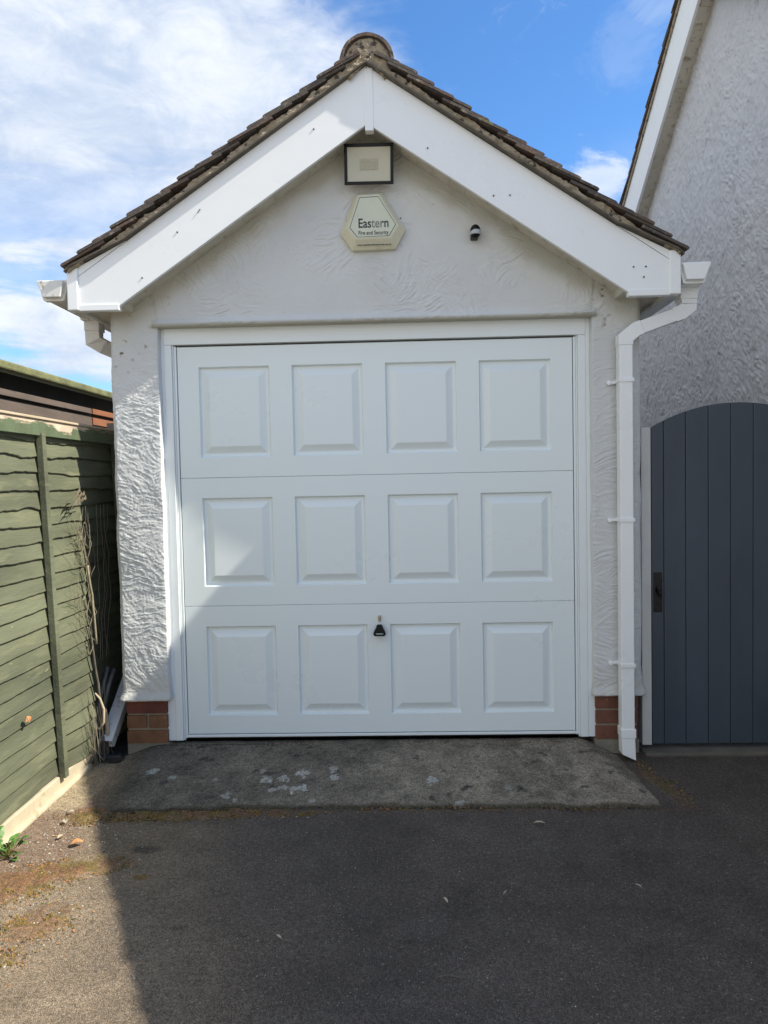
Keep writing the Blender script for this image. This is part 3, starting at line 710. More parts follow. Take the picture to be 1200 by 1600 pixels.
# gutters
def gutter(s):
    prof = [(1.527, 2.440), (1.552, 2.352), (1.560, 2.346), (1.640, 2.346), (1.650, 2.352), (1.678, 2.440)]
    mb = MB(); t = .003
    inner = [(x+(t if x < 1.6 else -t), z+(t if z < 2.40 else 0)) for x, z in prof]
    poly = prof+inner[::-1]
    f0 = lambda x, z: (s*x, -.215, z); f1 = lambda x, z: (s*x, 5.2, z)
    n = len(poly); vs = [f0(*p) for p in poly]+[f1(*p) for p in poly]
    fs = [(i, i+n, (i+1) % n+n, (i+1) % n) for i in range(n)]; mb.add(vs, fs)
    g = mb.build('gutter', M['pvc'] if s > 0 else M['pvc_dirty'], G)
    mb = MB(); cap = [(1.537, 2.436), (1.556, 2.354), (1.642, 2.354), (1.674, 2.436)]
    mb.prism(cap, lambda x, z: (s*x, -.245, z), lambda x, z: (s*x, -.216, z))
    mb.prism([(1.520, 2.446), (1.547, 2.344), (1.560, 2.340), (1.645, 2.340), (1.655, 2.346), (1.683, 2.446)], lambda x, z: (s*x, -.216, z), lambda x, z: (s*x, -.190, z))
    mb.build('end_cap', M['pvc'] if s > 0 else M['pvc_dirty'], g, bevel=.004, seg=3)
    mb = MB(); yo = -.10 if s > 0 else .28
    mb.prism([(1.515, 2.447), (1.545, 2.340), (1.655, 2.340), (1.688, 2.447)], lambda x, z: (s*x, yo-.07, z), lambda x, z: (s*x, yo+.07, z))
    mb.box(*sorted((s*1.562, s*1.648)), yo-.043, yo+.043, 2.285, 2.341)
    mb.build('outlet', M['pvc'] if s > 0 else M['pvc_dirty'], g, bevel=.003)
gutter(1); gutter(-1)
# right downpipe
dp = MB(); y = -.100; h = .0335
px_ = 1.2915
dp.tube([(1.607, y, 2.30), (1.607, y, 2.245), (1.575, y, 2.222), (1.345, y, 2.142), (px_, y, 2.10), (px_, y, .085)], h, 4, square=True)
D = dp.build('downpipe', M['pvc'], G, bevel=.005, seg=3)
mb = MB(); mb.tube([(1.607, y, 2.312), (1.607, y, 2.262)], .038, 4, square=True); mb.tube([(1.607, y, 2.262), (1.607, y, 2.247), (1.572, y, 2.221), (1.535, y, 2.208)], .0365, 4, square=True); mb.build('elbow', M['pvc'], D, bevel=.005, seg=3); mb = MB()
mb.tube([(1.375, y, 2.1525), (1.345, y, 2.142), (px_, y, 2.10), (px_, y, 2.062)], .0365, 4, square=True); mb.build('elbow', M['pvc'], D, bevel=.005, seg=3)
mb = MB(); mb.tube([(px_+.001, y, .088), (px_+.001, y, .040)], .038, 4, square=True)
a = h+.001; z1 = .040
vs = [(px_-a+.001, y-a, z1), (px_+a, y-a, z1), (px_+a, y+a, z1), (px_-a+.001, y+a, z1), (px_-a+.003, y-a, -.045), (px_+a+.004, y-a, -.078), (px_+a+.004, y+a, -.078), (px_-a+.003, y+a, -.045)]
mb.add(vs, [(0, 1, 5, 4), (1, 2, 6, 5), (2, 3, 7, 6), (3, 0, 4, 7), (0, 3, 2, 1)])
mb.build('shoe', M['pvc'], D, bevel=.003)
for zb_ in (1.885, 1.172, .418):
    mb = MB(); mb.box(px_-h-.005, px_+h+.005, y-h-.005, -.045, zb_-.008, zb_+.012)
    mb.box(px_-h-.034, px_-h-.004, -.056, -.045, zb_-.009, zb_+.006); mb.tube([(px_-h-.034, -.062, zb_-.002), (px_-h-.034, -.045, zb_-.002)], .012, 14)
    mb.tube([(px_-h-.034, -.066, zb_-.002), (px_-h-.034, -.060, zb_-.002)], .0045, 8)
    mb.build('bracket', M['pvc'], D, bevel=.003)
# left downpipe: elbow seen under the gutter, sloping foot seen in the gap
dp = MB()
dp.tube([(-1.607, .28, 2.30), (-1.607, .28, 2.235), (-1.575, .30, 2.212), (-1.46, .48, 2.155), (-1.432, .565, 2.12), (-1.432, .565, .62), (-1.438, .55, .56), (-1.494, -.02, -.002)], .0335, 4, square=True, caps=False)
DL = dp.build('downpipe', M['pvc_dirty'], G, bevel=.003); DL['label'] = 'grubby downpipe in the gap by the fence, its square open foot slanting out'
sm = DL.modifiers.new('wall', 'SOLIDIFY'); sm.thickness = .003; sm.offset = -1
mb = MB(); mb.tube([(-1.607, .28, 2.315), (-1.607, .28, 2.235), (-1.575, .30, 2.211), (-1.53, .37, 2.188)], .040, 4, square=True); mb.build('elbow', M['pvc_dirty'], DL, bevel=.004)
mb = MB(); mb.box(-1.53, -1.46, .015, .02, -.034, .036); 

# ------------------------------------------------------------------ things on the gable
# floodlight, its head tipped down
FL = empty('floodlight', (.005, -.05, 3.0), 'black framed rectangular LED floodlight with pale face under the gable peak', 'floodlight')
cx, cz_, cy = .005, 3.004, -.128; MT = Matrix.Translation((cx, cy, cz_)) @ Matrix.Rotation(R(9), 4, 'X') @ Matrix.Rotation(R(-2.0), 4, 'Z') @ Matrix.Rotation(R(1.0), 4, 'Y')
hw, hh = .125, .0975
mb = MB(); mb.box(-hw+.003, hw-.003, .001, .022, -hh+.003, hh-.001, M=MT); mb.box(-.07, .07, .022, .038, -.05, .05, M=MT); mb.build('housing', M['pvc_dirty'], FL, bevel=.005)
mb = MB(); b = .0155
for q in ((-hw, hw, hh-b, hh), (-hw, hw, -hh, -hh+b), (-hw, -hw+b, -hh+b, hh-b), (hw-b, hw, -hh+b, hh-b)): mb.box(q[0], q[1], -.012, -.003, q[2], q[3], M=MT)
mb.build('bezel', M['black'], FL, bevel=.0015)
mb = MB(); iw, ih = hw-b, hh-b; e0 = (-.0035, -.0025)
outer = [(-iw, -ih), (iw, -ih), (iw, ih), (-iw, ih)]; inn = [(-.047, -.027), (.047, -.027), (.047, .027), (-.047, .027)]
mb.add([MT @ Vector((x, -.0055, z_)) for x, z_ in outer]+[MT @ Vector((x, -.0012+.0, z_)) for x, z_ in inn], [(0, 1, 5, 4), (1, 2, 6, 5), (2, 3, 7, 6), (3, 0, 4, 7), (4, 5, 6, 7)])
mb.build('reflector', M['reflector'], FL)
mb = MB()
for i in range(10):
    for j in range(3): mb.box(-.0455+i*.0091, -.0378+i*.0091, -.0040, -.0020, -.0245+j*.0167, -.0095+j*.0167, M=MT)
mb.box(-.047, .047, -.0026, -.0016, -.027, .027, M=MT)
mb.build('led_array', M['led'], FL)
mb = MB()
mb.box(-.06, .06, -.052, -.040, 2.985, 3.015); 
for s in (-1, 1): mb.tube([(s*.055+.005, -.046, 3.0), (s*.075+.005, -.075, 3.0), (s*.075+.005, -.105, 3.0)], .006, 4, square=True)
mb.build('bracket', M['pvc_dirty'], FL)

# alarm box
AL = empty('alarm_box', (.01, -.045, 2.72), 'cream six sided burglar alarm bell box lettered in black on the gable', 'alarm box')
ax, az = .0, .0
back = [(-.066, 2.876), (.070, 2.876), (.190, 2.690), (.134, 2.583), (-.086, 2.577), (-.147, 2.674)]
back = [(-.069, 2.880), (.067, 2.882), (.185, 2.692), (.131, 2.594), (-.091, 2.590), (-.152, 2.680)]
front = [(-.054, 2.862), (.052, 2.864), (.148, 2.706), (.110, 2.643), (-.072, 2.640), (-.114, 2.694)]
mb = MB(); n = 6
vs = [(x, -.045, z_) for x, z_ in back]+[(x+(x-.017)*.012, -.075, z_) for x, z_ in back]+[(x, -.104, z_) for x, z_ in front]
mb.add(vs, [(i, (i+1) % n, (i+1) % n+n, i+n) for i in range(n)]+[(i+n, (i+1) % n+n, (i+1) % n+2*n, i+2*n) for i in range(n)]+[tuple(range(2*n, 3*n)), tuple(range(n-1, -1, -1))])
cover = mb.build('cover', M['cream'], AL, bevel=.004, seg=3)
mb = MB(); c0 = Vector((.017, 2.74))
def inset(k): return [(c0.x+(x-c0.x)*k, c0.y+(z_-c0.y)*k) for x, z_ in front]
mb.prism(inset(.95), lambda x, z: (x, -.1052, z), lambda x, z: (x, -.1042, z)); mb.build('face_label', M['cream_face'], AL)
mb = MB(); a_, b_ = inset(.91), inset(.885)
mb.add([(x, -.1056, z_) for x, z_ in a_]+[(x, -.1056, z_) for x, z_ in b_], [(i, (i+1) % n, (i+1) % n+n, i+n) for i in range(n)]); mb.build('border_line', M['ink'], AL)
mb = MB()
for p in ((-.118, 2.742), (.160, 2.747)): mb.tube([(p[0]-.002, -.080, p[1]-.002), (p[0]+.002, -.086, p[1]+.001)], .0028, 6)
mb.build_split('screw', M['ink'], AL)
def text(s, name, size, loc, mt, parent, rot=(R(90), 0, R(0)), sx=1., thick=.0, tilt=0):
    cu = bpy.data.curves.new(name, 'FONT'); cu.body = s; cu.size = size; cu.align_x = 'CENTER'; cu.extrude = .0003; cu.offset = thick
    t = bpy.data.objects.new(name, cu); C.objects.link(t); bpy.context.view_layer.update()
    me = bpy.data.meshes.new_from_object(t.evaluated_get(bpy.context.evaluated_depsgraph_get())); bpy.data.objects.remove(t)
    MM = Matrix.Translation(loc) @ Matrix.Rotation(tilt, 4, 'X') @ Matrix.Rotation(R(90), 4, 'X') @ Matrix.Diagonal((sx, 1, 1, 1)); me.transform(MM)
    return put(me, name, mt, parent)
# "Eastern" - the middle letters have faded
wd = text('Eastern', 'lettering', .066, (.021, -.1060, 2.697), M['ink'], AL, sx=.80, thick=.0009)
wd.data.materials.append(M['ink_fade'])
xs_ = [v.co.x for v in wd.data.vertices]; xa, xc_ = min(xs_), max(xs_)
for p_ in wd.data.polygons:
    f_ = (p_.center.x-xa)/(xc_-xa); p_.material_index = 1 if .44 < f_ < .76 else 0
text('Fire and Security', 'lettering', .0285, (.020, -.1060, 2.661), M['ink'], AL, sx=.80, thick=.0003)
text('www.easternfiresecurity.co.uk', 'lettering', .0155, (.022, -.0945, 2.610), M['ink'], AL, sx=.92, thick=.0002, tilt=R(-30))

# movement sensor
SE = empty('motion_sensor', (.54, -.045, 2.66), 'small black dome movement sensor with pale lens band, right of the alarm', 'motion sensor')
bm = bmesh.new(); bmesh.ops.create_uvsphere(bm, u_segments=28, v_segments=18, radius=.027)
for v in bm.verts:
    v.co.z *= 1.35
    if v.co.z > 0: v.co.z *= .95
me = bpy.data.meshes.new('dome'); bmesh.ops.translate(bm, verts=bm.verts, vec=(.541, -.100, 2.663)); bm.to_mesh(me); bm.free()
me.polygons.foreach_set('use_smooth', [True]*len(me.polygons)); put(me, 'dome', M['black'], SE)
mb = MB(); mb.box(.519, .558, -.10, -.044, 2.632, 2.69); mb.build('base', M['black'], SE, bevel=.006)
bm = bmesh.new(); bmesh.ops.create_uvsphere(bm, u_segments=32, v_segments=18, radius=.0285)
for v in bm.verts: v.co.z = max(-.0095, min(.0115, v.co.z*1.2))
me = bpy.data.meshes.new('lens'); bmesh.ops.translate(bm, verts=bm.verts, vec=(.5425, -.1005, 2.655)); bm.to_mesh(me); bm.free(); put(me, 'lens', M['lens'], SE)

# ------------------------------------------------------------------ main house
H = empty('house', (5.5, 1.35, GZ), 'big grey white rendered house gable rising at the right, rough trowelled render', 'house')
XW = 2.42; YR = 1.43; KR, KF = .67, .617          # rear and front roof slopes
def hz_line(y, z0): return z0-.67*abs(y-YR)
PKT = 5.280                                    # tile nose line at the ridge
bot = 5.745-.67*YR                             # underside of the barge board at the ridge
ys = arr((-3.3, .7, .05), (.7, 4.2, .0075), (4.2, 6.0, .05)); tt = np.linspace(0, 1, 720)
YY, TT = np.meshgrid(ys, tt, indexing='ij'); top_ = bot+.02-np.where(YY > YR, KR, KF)*np.abs(YY-YR); ZZ = -.12+(top_+.12)*TT
tr = trowel(YY, ZZ, .11, .0125, 105, 1.35, .9, .055)+.7*trowel(YY+2, ZZ, .075, .0105, 109, 1.2, 1.2, .04)+.5*fbm(YY*30, ZZ*24, 3, 110); tr2 = fbm(YY*4, ZZ*3, 4, 106)
XX = XW-.016*tr-.008*(tr2-.5)
XX = XX+.003*ss(.008, 0, np.abs(YY-1.12-.004*(vn(ZZ*5, ZZ*0, 3)-.5)))+.002*ss(.006, 0, np.abs(YY-2.2))
nn = fbm(YY*5, ZZ*3, 4, 107); n8 = fbm(YY*22, ZZ*9, 3, 108)
ct = np.ones(YY.shape+(3,))*np.array([.585, .585, .60]); st = (ss(.62, .74, n8)*ss(.5, .65, nn)*.35)[..., None]
ct = ct*(1-st)+np.array([.36, .35, .36])*st
dr = ss(.18, 0, top_-ZZ+.1*(nn-.5))[..., None]*.4; ct = ct*(1-dr)+np.array([.42, .38, .32])*dr
gridmesh('gable_wall', np.stack([XX, YY, ZZ], -1), M['house_render'], H, col=ct, flip=True)
mb = MB()
mb.box(XW+.02, 9.0, -3.3, -3.1, -.12, 2.2); mb.box(XW+.02, 9.0, 5.8, 6.0, -.12, 2.2)
mb.prism([(-3.3, -.12), (6.0, -.12), (6.0, bot-.67*(6.0-YR)), (YR, bot), (-3.3, bot-KF*(YR+3.3))], lambda y, z: (8.9, y, z), lambda y, z: (9.0, y, z))
mb.build('wall', M['sidewall'], H)
topf = 6.142-.67*YR
for s in (-1, 1):
    K = KR if s > 0 else KF; L_ = 4.95; yv = lambda d: YR+s*d
    mb = MB(); mb.prism([(0.001, topf), (L_, topf-K*L_), (L_, bot-K*L_-.0), (0.001, bot)], lambda d, z: (2.29, yv(d), z), lambda d, z: (2.312, yv(d), z))
    mb.build('bargeboard', M['pvc'], H, bevel=.002)
    mb = MB(); d = .0; 
    while d < 4.9:
        vs = []
        for dd in (d+.0015, d+.0945):
            for x in (2.311, XW+.03):
                for dz in (.004, .012): vs.append((x, yv(dd), bot-K*dd+dz))
        mb.add(vs, [(0, 1, 3, 2), (4, 6, 7, 5), (0, 4, 5, 1), (2, 3, 7, 6), (0, 2, 6, 4), (1, 5, 7, 3)]); d += .096
    mb.build('soffit', M['soffit'], H)
    mb = MB(); du = Vector((0, -s, K)).normalized(); dn = Vector((0, s*K, 1)).normalized(); nc = 49
    Ls = 4.98*math.hypot(1, K); g_ = Ls/nc*1.0
    tile_slope(mb, (2.27, YR+s*4.98, PKT-K*4.98), du, dn, (1, 0, 0), nc, g_, .165, 6.9, t=.014, drop=.03, length=.27, umax=Ls-.03)
    mb.build('roof', [M['tile'], M['tile_warm']], H)
    mb = MB(); zt = topf+.001
    mb.prism([(0, zt), (L_, zt-K*L_), (L_, zt-K*L_+.045), (0, zt+.045)], lambda d, z: (2.279, yv(d), z), lambda d, z: (2.45, yv(d), z)); mb.build('verge_mortar', M['mortar'], H)
    mb = MB(); mb.prism([(0, zt+.02), (L_, zt-K*L_+.02), (L_, zt-K*L_-.12), (0, zt-.12)], lambda d, z: (2.44, yv(d), z), lambda d, z: (9.1, yv(d), z)); mb.build('roof_deck', M['undercloak'], H)
mb = MB(); vs = []
mb.tube([(2.265, YR, PKT-.03), (9.1, YR, PKT-.03)], .10, 14); mb.build('ridge', M['tile_warm'], H)

# ------------------------------------------------------------------ side gate
GA = empty('side_gate', (1.905, .02, GZ), 'arched slate blue boarded side gate between garage and house', 'gate')
xc, hw_, zt0, sag = 1.905, .447, 1.651, .123
Rg = (hw_**2+sag**2)/(2*sag)
arch = lambda x: zt0+sag-Rg+math.sqrt(max(0, Rg*Rg-(x-xc)**2))
edges = [1.458, 1.523, 1.638, 1.756, 1.873, 1.990, 2.107, 2.224, 2.352]
mb = MB()
for a, b in zip(edges[:-1], edges[1:]):
    a1, b1_ = a+.0012, b-.0012; top = [(b1_+(a1-b1_)*i/6, arch(b1_+(a1-b1_)*i/6)) for i in range(7)]
    mb.prism([(a1, -.040), (b1_, -.040)]+top, lambda x, z: (x, .0, z), lambda x, z: (x, .022, z))
mb.build('boards', M['gate'], GA, bevel=.0035)
mb = MB(); mb.box(1.46, 2.35, .022, .028, -.03, 1.60)
for zz_ in (.15, .8, 1.45): mb.box(1.47, 2.34, .028, .06, zz_, zz_+.10)
mb.build_split('ledge', M['gate'], GA)
for x0, x1 in ((1.404, 1.4545), (2.3555, 2.414)):
    mb = MB(); mb.box(x0, x1, -.004, .07, -.044, 1.653); mb.build('gate_post', M['post'], GA, bevel=.003)
mb = MB(); mb.box(1.466, 1.512, -.004, .002, .672, .884); pl = mb.build('latch_plate', M['black_metal'], GA, bevel=.003)
mb = MB(); mb.tube([(1.489, -.004, .80), (1.489, -.020, .80), (1.489, -.026, .797), (1.492, -.028, .775), (1.500, -.028, .75)], [.011, .011, .009, .006, .004], 10); mb.build('latch', M['black_metal'], pl); mb = MB()
mb.tube([(1.489, -.0038, .70), (1.489, -.008, .70)], .007, 10); mb.build('keyhole', M['black_metal'], pl)

# ------------------------------------------------------------------ fence
F = empty('fence', (-1.58, -.43, GZ), 'green painted waney lap fence panel on a pale concrete board at the left', 'fence')
def FX(z): return -1.560-.030*(z+.0)
def slats(y0, y1, seed, frame_y=()):
    mb_obj = []
    zs = [0.0+k*.0815 for k in range(21)]
    mesh = MB()
    for k, z0 in enumerate(zs):
        n = int((y1-y0)/.012); yy = np.linspace(y0, y1, n)
        hot = ss(10, 17, np.array(float(k)))
        low = .0045*(fbm(yy*7+seed, yy*0+k*3.3, 5, 200, .6)-.5)*2*(1+2.1*hot)+.008*(vn(yy*2.1+seed, yy*0+k*1.7, 201)-.5)*2*(1+.2*hot)
        sagm = -.020*np.sin(np.clip((yy+.41)/.62, 0, 1)*math.pi)*ss(8, 0, np.array(float(k)))*(y0 < -.4)
        outw = .001+.004*vn(yy*3+seed, yy*0+k*2.9, 202)*(1+.4*hot)+np.where((yy > -.40) & (y0 < -.4), .012*np.sin(np.clip((yy+.41)/.62, 0, 1)*math.pi)*ss(7, 0, np.array(float(k))), 0)
        zl = z0+low+sagm
        rows_ = []
        for t in (0, .03, .35, .7, 1.0):
            zz = zl+(z0+.118-zl)*t
            x_ = FX(zz)+.0+(.0045+outw)*(1-t)**.85-.010*t+.0020*(fbm(yy*12, zz*60, 3, 203+k)-.5)
            if t == 0: x_ = x_-.003
            rows_.append(np.stack([x_, yy, zz], -1))
        inner = rows_[0].copy(); inner[:, 0] -= .006; back_ = rows_[-1].copy(); back_[:, 0] -= .006
        Pn = np.stack([back_, inner]+rows_, 1)          # (n,7,3)
        a_, b_ = Pn.shape[:2]; base = len(mesh.v); mesh.v += [tuple(p) for p in Pn.reshape(-1, 3)]
        for i in range(a_-1):
            for j in range(b_-1):
                mesh.f.append((base+i*b_+j, base+(i+1)*b_+j, base+(i+1)*b_+j+1, base+i*b_+j+1)); mesh.m.append(0)
    o = mesh.build('slat_panel', M['green'], F)
    # overhanging pieces are sheets with a folded lower edge: close their look with smooth shading off
    return o
YB = -.440
slats(-1.36, .47, 1.0); slats(.52, 2.33, 9.0)
def sheared_box(x_off0, x_off1, y0, y1, z0, z1, mb, ny=1):
    vs = []
    for z_ in (z0, z1):
        for y_ in (y0, y1):
            for xo in (x_off0, x_off1): vs.append((FX(z_)+xo, y_, z_))
    mb.add(vs, [(0, 1, 3, 2), (4, 6, 7, 5), (0, 4, 5, 1), (2, 3, 7, 6), (0, 2, 6, 4), (1, 5, 7, 3)])
for yb in (YB, 1.42):
    mb = MB(); sheared_box(.010, .042, yb-.0185, yb+.0185, -.015, 1.662, mb); mb.build('batten', M['green'], F, bevel=.003)
for (y0, y1) in ((-1.36, .47), (.52, 2.33)):
    # top board, its upper edge weathered to bare wood
    ys_ = np.linspace(y0, y1, 800); zs_ = np.linspace(1.648, 1.724, 44); Yq, Zq = np.meshgrid(ys_, zs_, indexing='ij')
    Xq = FX(Zq)+.034+.001*(fbm(Yq*20, Zq*90, 3, 301)-.5)
    wear = ss(-.006, .008, Zq-(1.716-.014*ss(.35, .75, fbm(Yq*7, Yq*0, 4, 302))-.040*(fbm(Yq*14, Zq*170, 5, 303, .72)-.5)-.030*ss(-.34, -.22, Yq)*ss(-.10, -.14, Yq)))
    cq = np.ones(Yq.shape+(3,))*np.array([.085, .112, .06])*(1-wear[..., None])+np.array([.52, .41, .31])*wear[..., None]
    P = np.stack([Xq, Yq, Zq], -1); tp = P[:, -1:].copy(); tp[..., 0] -= .05; bt = P[:, :1].copy(); bt[..., 0] -= .05
    cq = np.concatenate([cq[:, :1], cq, cq[:, -1:]], 1)
    gridmesh('top_rail', np.concatenate([bt, P, tp], 1), M['green_rail'], F, col=cq)
    mb = MB(); sheared_box(-.02, .044, y0, y1, 1.725, 1.737, mb); mb.build('capping', M['worn_wood'], F, bevel=.003)
    mb = MB(); sheared_box(.008, .036, y0, y0+.035, -.01, 1.647, mb); sheared_box(.008, .036, y1-.035, y1, -.01, 1.647, mb); mb.build_split('end_batten', M['green'], F, bevel=.002)
for yp in (.495, -1.385):
    mb = MB(); mb.box(FX(.8)-.05, FX(.8)+.05, yp-.024, yp+.024, -.2, 1.78); mb.build('post', M['concrete'], F, bevel=.004)
mb = MB(); mb.box(-1.60, -1.548, -1.36, .47, -.18, -.008); mb.box(-1.60, -1.548, .52, 2.33, -.18, -.008); mb.build_split('gravel_board', M['gravel_board'], F, bevel=.006)
mb = MB(); mb.box(-1.56, -1.525, -1.45, -.13, -.18, -.066); 
tag(mb.build('kerb_strip', M['gravel_board'], bevel=.012), kind='structure')

# ------------------------------------------------------------------ shed behind the fence
S = empty('shed', (-3.0, .8, -.1), 'dark timber shed behind the green fence with mossy felt roof edge', 'shed')
mb = MB(); mb.prism([(-4.4, 2.60), (-2.25, 2.175), (-2.25, 2.123), (-4.4, 2.54)], lambda x, z: (x, -1.3, z), lambda x, z: (x, 4.2, z)); mb.build('roof', M['felt'], S, bevel=.012)
mb = MB(); mb.box(-2.39, -2.362, -1.2, 4.1, -.1, 2.13); mb.box(-4.3, -2.39, 4.05, 4.1, -.1, 2.14); mb.box(-4.3, -2.39, -1.2, -1.15, -.1, 2.14); mb.build('wall', M['eave_shade_wood'], S)
mb = MB(); z_ = 2.024
for k in range(14):
    hgt = .042 if k == 0 else .125
    mb.prism([(-2.340, z_-hgt), (-2.362, z_-hgt), (-2.362, z_), (-2.346, z_)], lambda x, z: (x, -1.2, z), lambda x, z: (x, 1.93, z)); z_ -= hgt+(.028 if k == 0 else .012)
mb.build('cladding', M['shed_wood'], S, bevel=.002)
for zz0, zz1 in ((1.982, 2.024), (1.895, 1.953)):
    mb = MB(); mb.box(-2.362, -2.338, 1.94, 4.05, zz0, zz1); mb.build('trim_board', M['orange_wood'], S, bevel=.002)

# ------------------------------------------------------------------ bits in the gap beside the garage
def wander(p0, p1, n, amp, seed):
    rg = random.Random(seed); p0, p1 = Vector(p0), Vector(p1); off = Vector((0, 0, 0)); out = []
    for i in range(n+1):
        t = i/n; off += Vector((rg.uniform(-1, 1)*.4, rg.uniform(-1, 1), rg.uniform(-1, 1)))*amp; out.append(p0.lerp(p1, t)+off*math.sin(math.pi*min(1, t+.15)))
    return out
V = empty('dead_climber', (-1.53, -.08, GZ), 'leafless dead climber stems clinging to the fence beside the garage corner', 'dead climber')
mb = MB(); md = MB(); rg = random.Random(5)
xf = lambda z, o=.045: FX(z)+o
for k in range(16):
    z0 = rg.uniform(.55, 1.25); y0 = rg.uniform(-.14, -.03); pts = wander((xf(z0), y0, z0), (xf(z0, .035), y0+rg.uniform(-.20, .08), z0+rg.uniform(-.10, .22)), 8, .018, 400+k)
    mb.tube(pts, [.0018-.00015*i for i in range(9)], 4)
main = wander((xf(0)+.02, .0, -.06), (xf(1.0), -.06, .62), 12, .012, 1); md.tube(main, [.009-.0003*i for i in range(len(main))], 7)
trunk = wander((xf(.5), -.03, .55), (xf(.9), -.07, .98), 8, .008, 2); mb.tube(trunk, .006, 6)
for k in range(11):
    z0 = rg.uniform(.55, 1.0); y0 = -.07+rg.uniform(-.02, .03); z1 = z0+rg.uniform(.15, .5); y1 = y0+rg.uniform(-.22, .14)
    pts = wander((xf(z0), y0, z0), (xf(z1, .04), y1, z1), 9, .022, 10+k); r0 = rg.uniform(.0016, .0030)
    (mb if y1 < -.05 else md).tube(pts, [r0*(1-.6*i/9) for i in range(10)], 5)
    for q in range(2):
        a = pts[3+q*2]; pts2 = wander(a, a+Vector((.0, rg.uniform(-.12, .06), rg.uniform(.02, .14))), 5, .006, 60+k*2+q); (mb if a.y < -.05 else md).tube(pts2, [.002-.0003*i for i in range(6)], 4)
for k in range(4):
    pts = wander((xf(.6)+.01, .02+.03*k, .45), (xf(1.3)+.02, .05+.05*k, 1.30), 14, .022, 90+k); md.tube(pts, .0028, 5)
mb.build('stem', M['stem'], V, smooth=True); md.build('stem', M['stem_dark'], V, smooth=True)
mb = MB()
for k in range(9):
    z0 = 1.30+rg.uniform(-.07, .08); y0 = -.12+rg.uniform(-.09, .05)
    pts = [Vector((xf(z0)+.02, y0, z0)), Vector((xf(z0)+.035, y0-.05, z0+.012)), Vector((xf(z0)+.03, y0-.10, z0-.025))]
    for i in range(2):
        a, b = pts[i], pts[i+1]; wd = Vector((.006, .0, .012)); mb.add([a-wd*(1 if i else .3), a+wd*(1 if i else .3), b+wd*(.2 if i else 1), b-wd*(.2 if i else 1)], [(0, 1, 2, 3)])
mb.build('dry_leaf', M['pale_leaf'], V)
mb = MB(); md = MB()
for k in range(26):
    y0 = rg.uniform(-.16, .02); z1 = rg.uniform(.02, .36); pts = wander((xf(0)+rg.uniform(.0, .04), y0, -.07), (xf(z1)+rg.uniform(-.005, .02), y0+rg.uniform(-.12, .08), z1), 7, .010, 200+k)
    (mb if k % 4 == 0 else md).tube(pts, [.003-.0003*i for i in range(8)], 5)
TW = empty('twig_tangle', (-1.53, -.06, GZ), 'tangle of thin dark twigs and one pale root at the fence foot', 'twigs')
md.build('twig', M['stem_dark'], TW); mb.build('twig', M['stem'], TW)
mb = MB(); mb.tube([(-1.515, -.10, .30), (-1.49, -.10, .27), (-1.475, -.09, .21), (-1.478, -.09, .14), (-1.50, -.09, .10), (-1.52, -.08, .11), (-1.53, -.08, .16)], [.004, .006, .007, .007, .007, .006, .004], 8); mb.build('root', M['worn_wood'], TW, smooth=True)
HO = empty('conduits', (-1.49, .0, GZ), 'pair of grey flexible conduits curving up out of the soil by the fence', 'conduit')
for dx, zt in ((-.03, .36), (.0, .35)):
    mb = MB(); mb.tube([(-1.500+dx*.4, -.0, -.10), (-1.512+dx*.6, .0, -.02), (-1.522+dx, .01, .09), (-1.522+dx, .03, .20), (-1.505+dx, .06, .30), (-1.488+dx*1.2, .10, zt+.03)], .0115, 10)
    mb.build('conduit', M['hose'], HO, smooth=True)
mb = MB(); mb.tube([(-1.492, -.02, .19), (-1.490, -.02, .13), (-1.487, -.02, .06), (-1.484, -.02, .01)], [.003, .011, .010, .003], 6)
tag(mb.build('wood_splinter', M['worn_wood']), 'small pale splinter of wood beside the grey conduits', 'wood splinter')
mb = MB(); mb.tube([(-1.560, -.02, .055), (-1.560, -.045, -.055), (-1.545, -.050, -.068), (-1.415, -.030, -.072)], .015, 12); 
for p, q in (((-1.560, -.043, -.040), (-1.560, -.046, -.056)), ((-1.549, -.050, -.068), (-1.530, -.048, -.069)), ((-1.43, -.032, -.072), (-1.41, -.030, -.072))): mb.tube([p, q], .019, 12)
tag(mb.build('drain_pipe', M['pipe_black'], smooth=False), 'black elbowed waste pipe lying on the ground in the gap by the garage', 'drain pipe')
# soil in the gap
xs = np.linspace(-1.60, -1.385, 40); ys = np.linspace(-.10, 2.3, 200); A, B = np.meshgrid(xs, ys, indexing='ij')
gridmesh('soil', np.stack([A, B, -.085+.03*fbm(A*25, B*25, 3, 400)], -1), M['soil']); tag(bpy.data.objects['soil'], kind='structure')

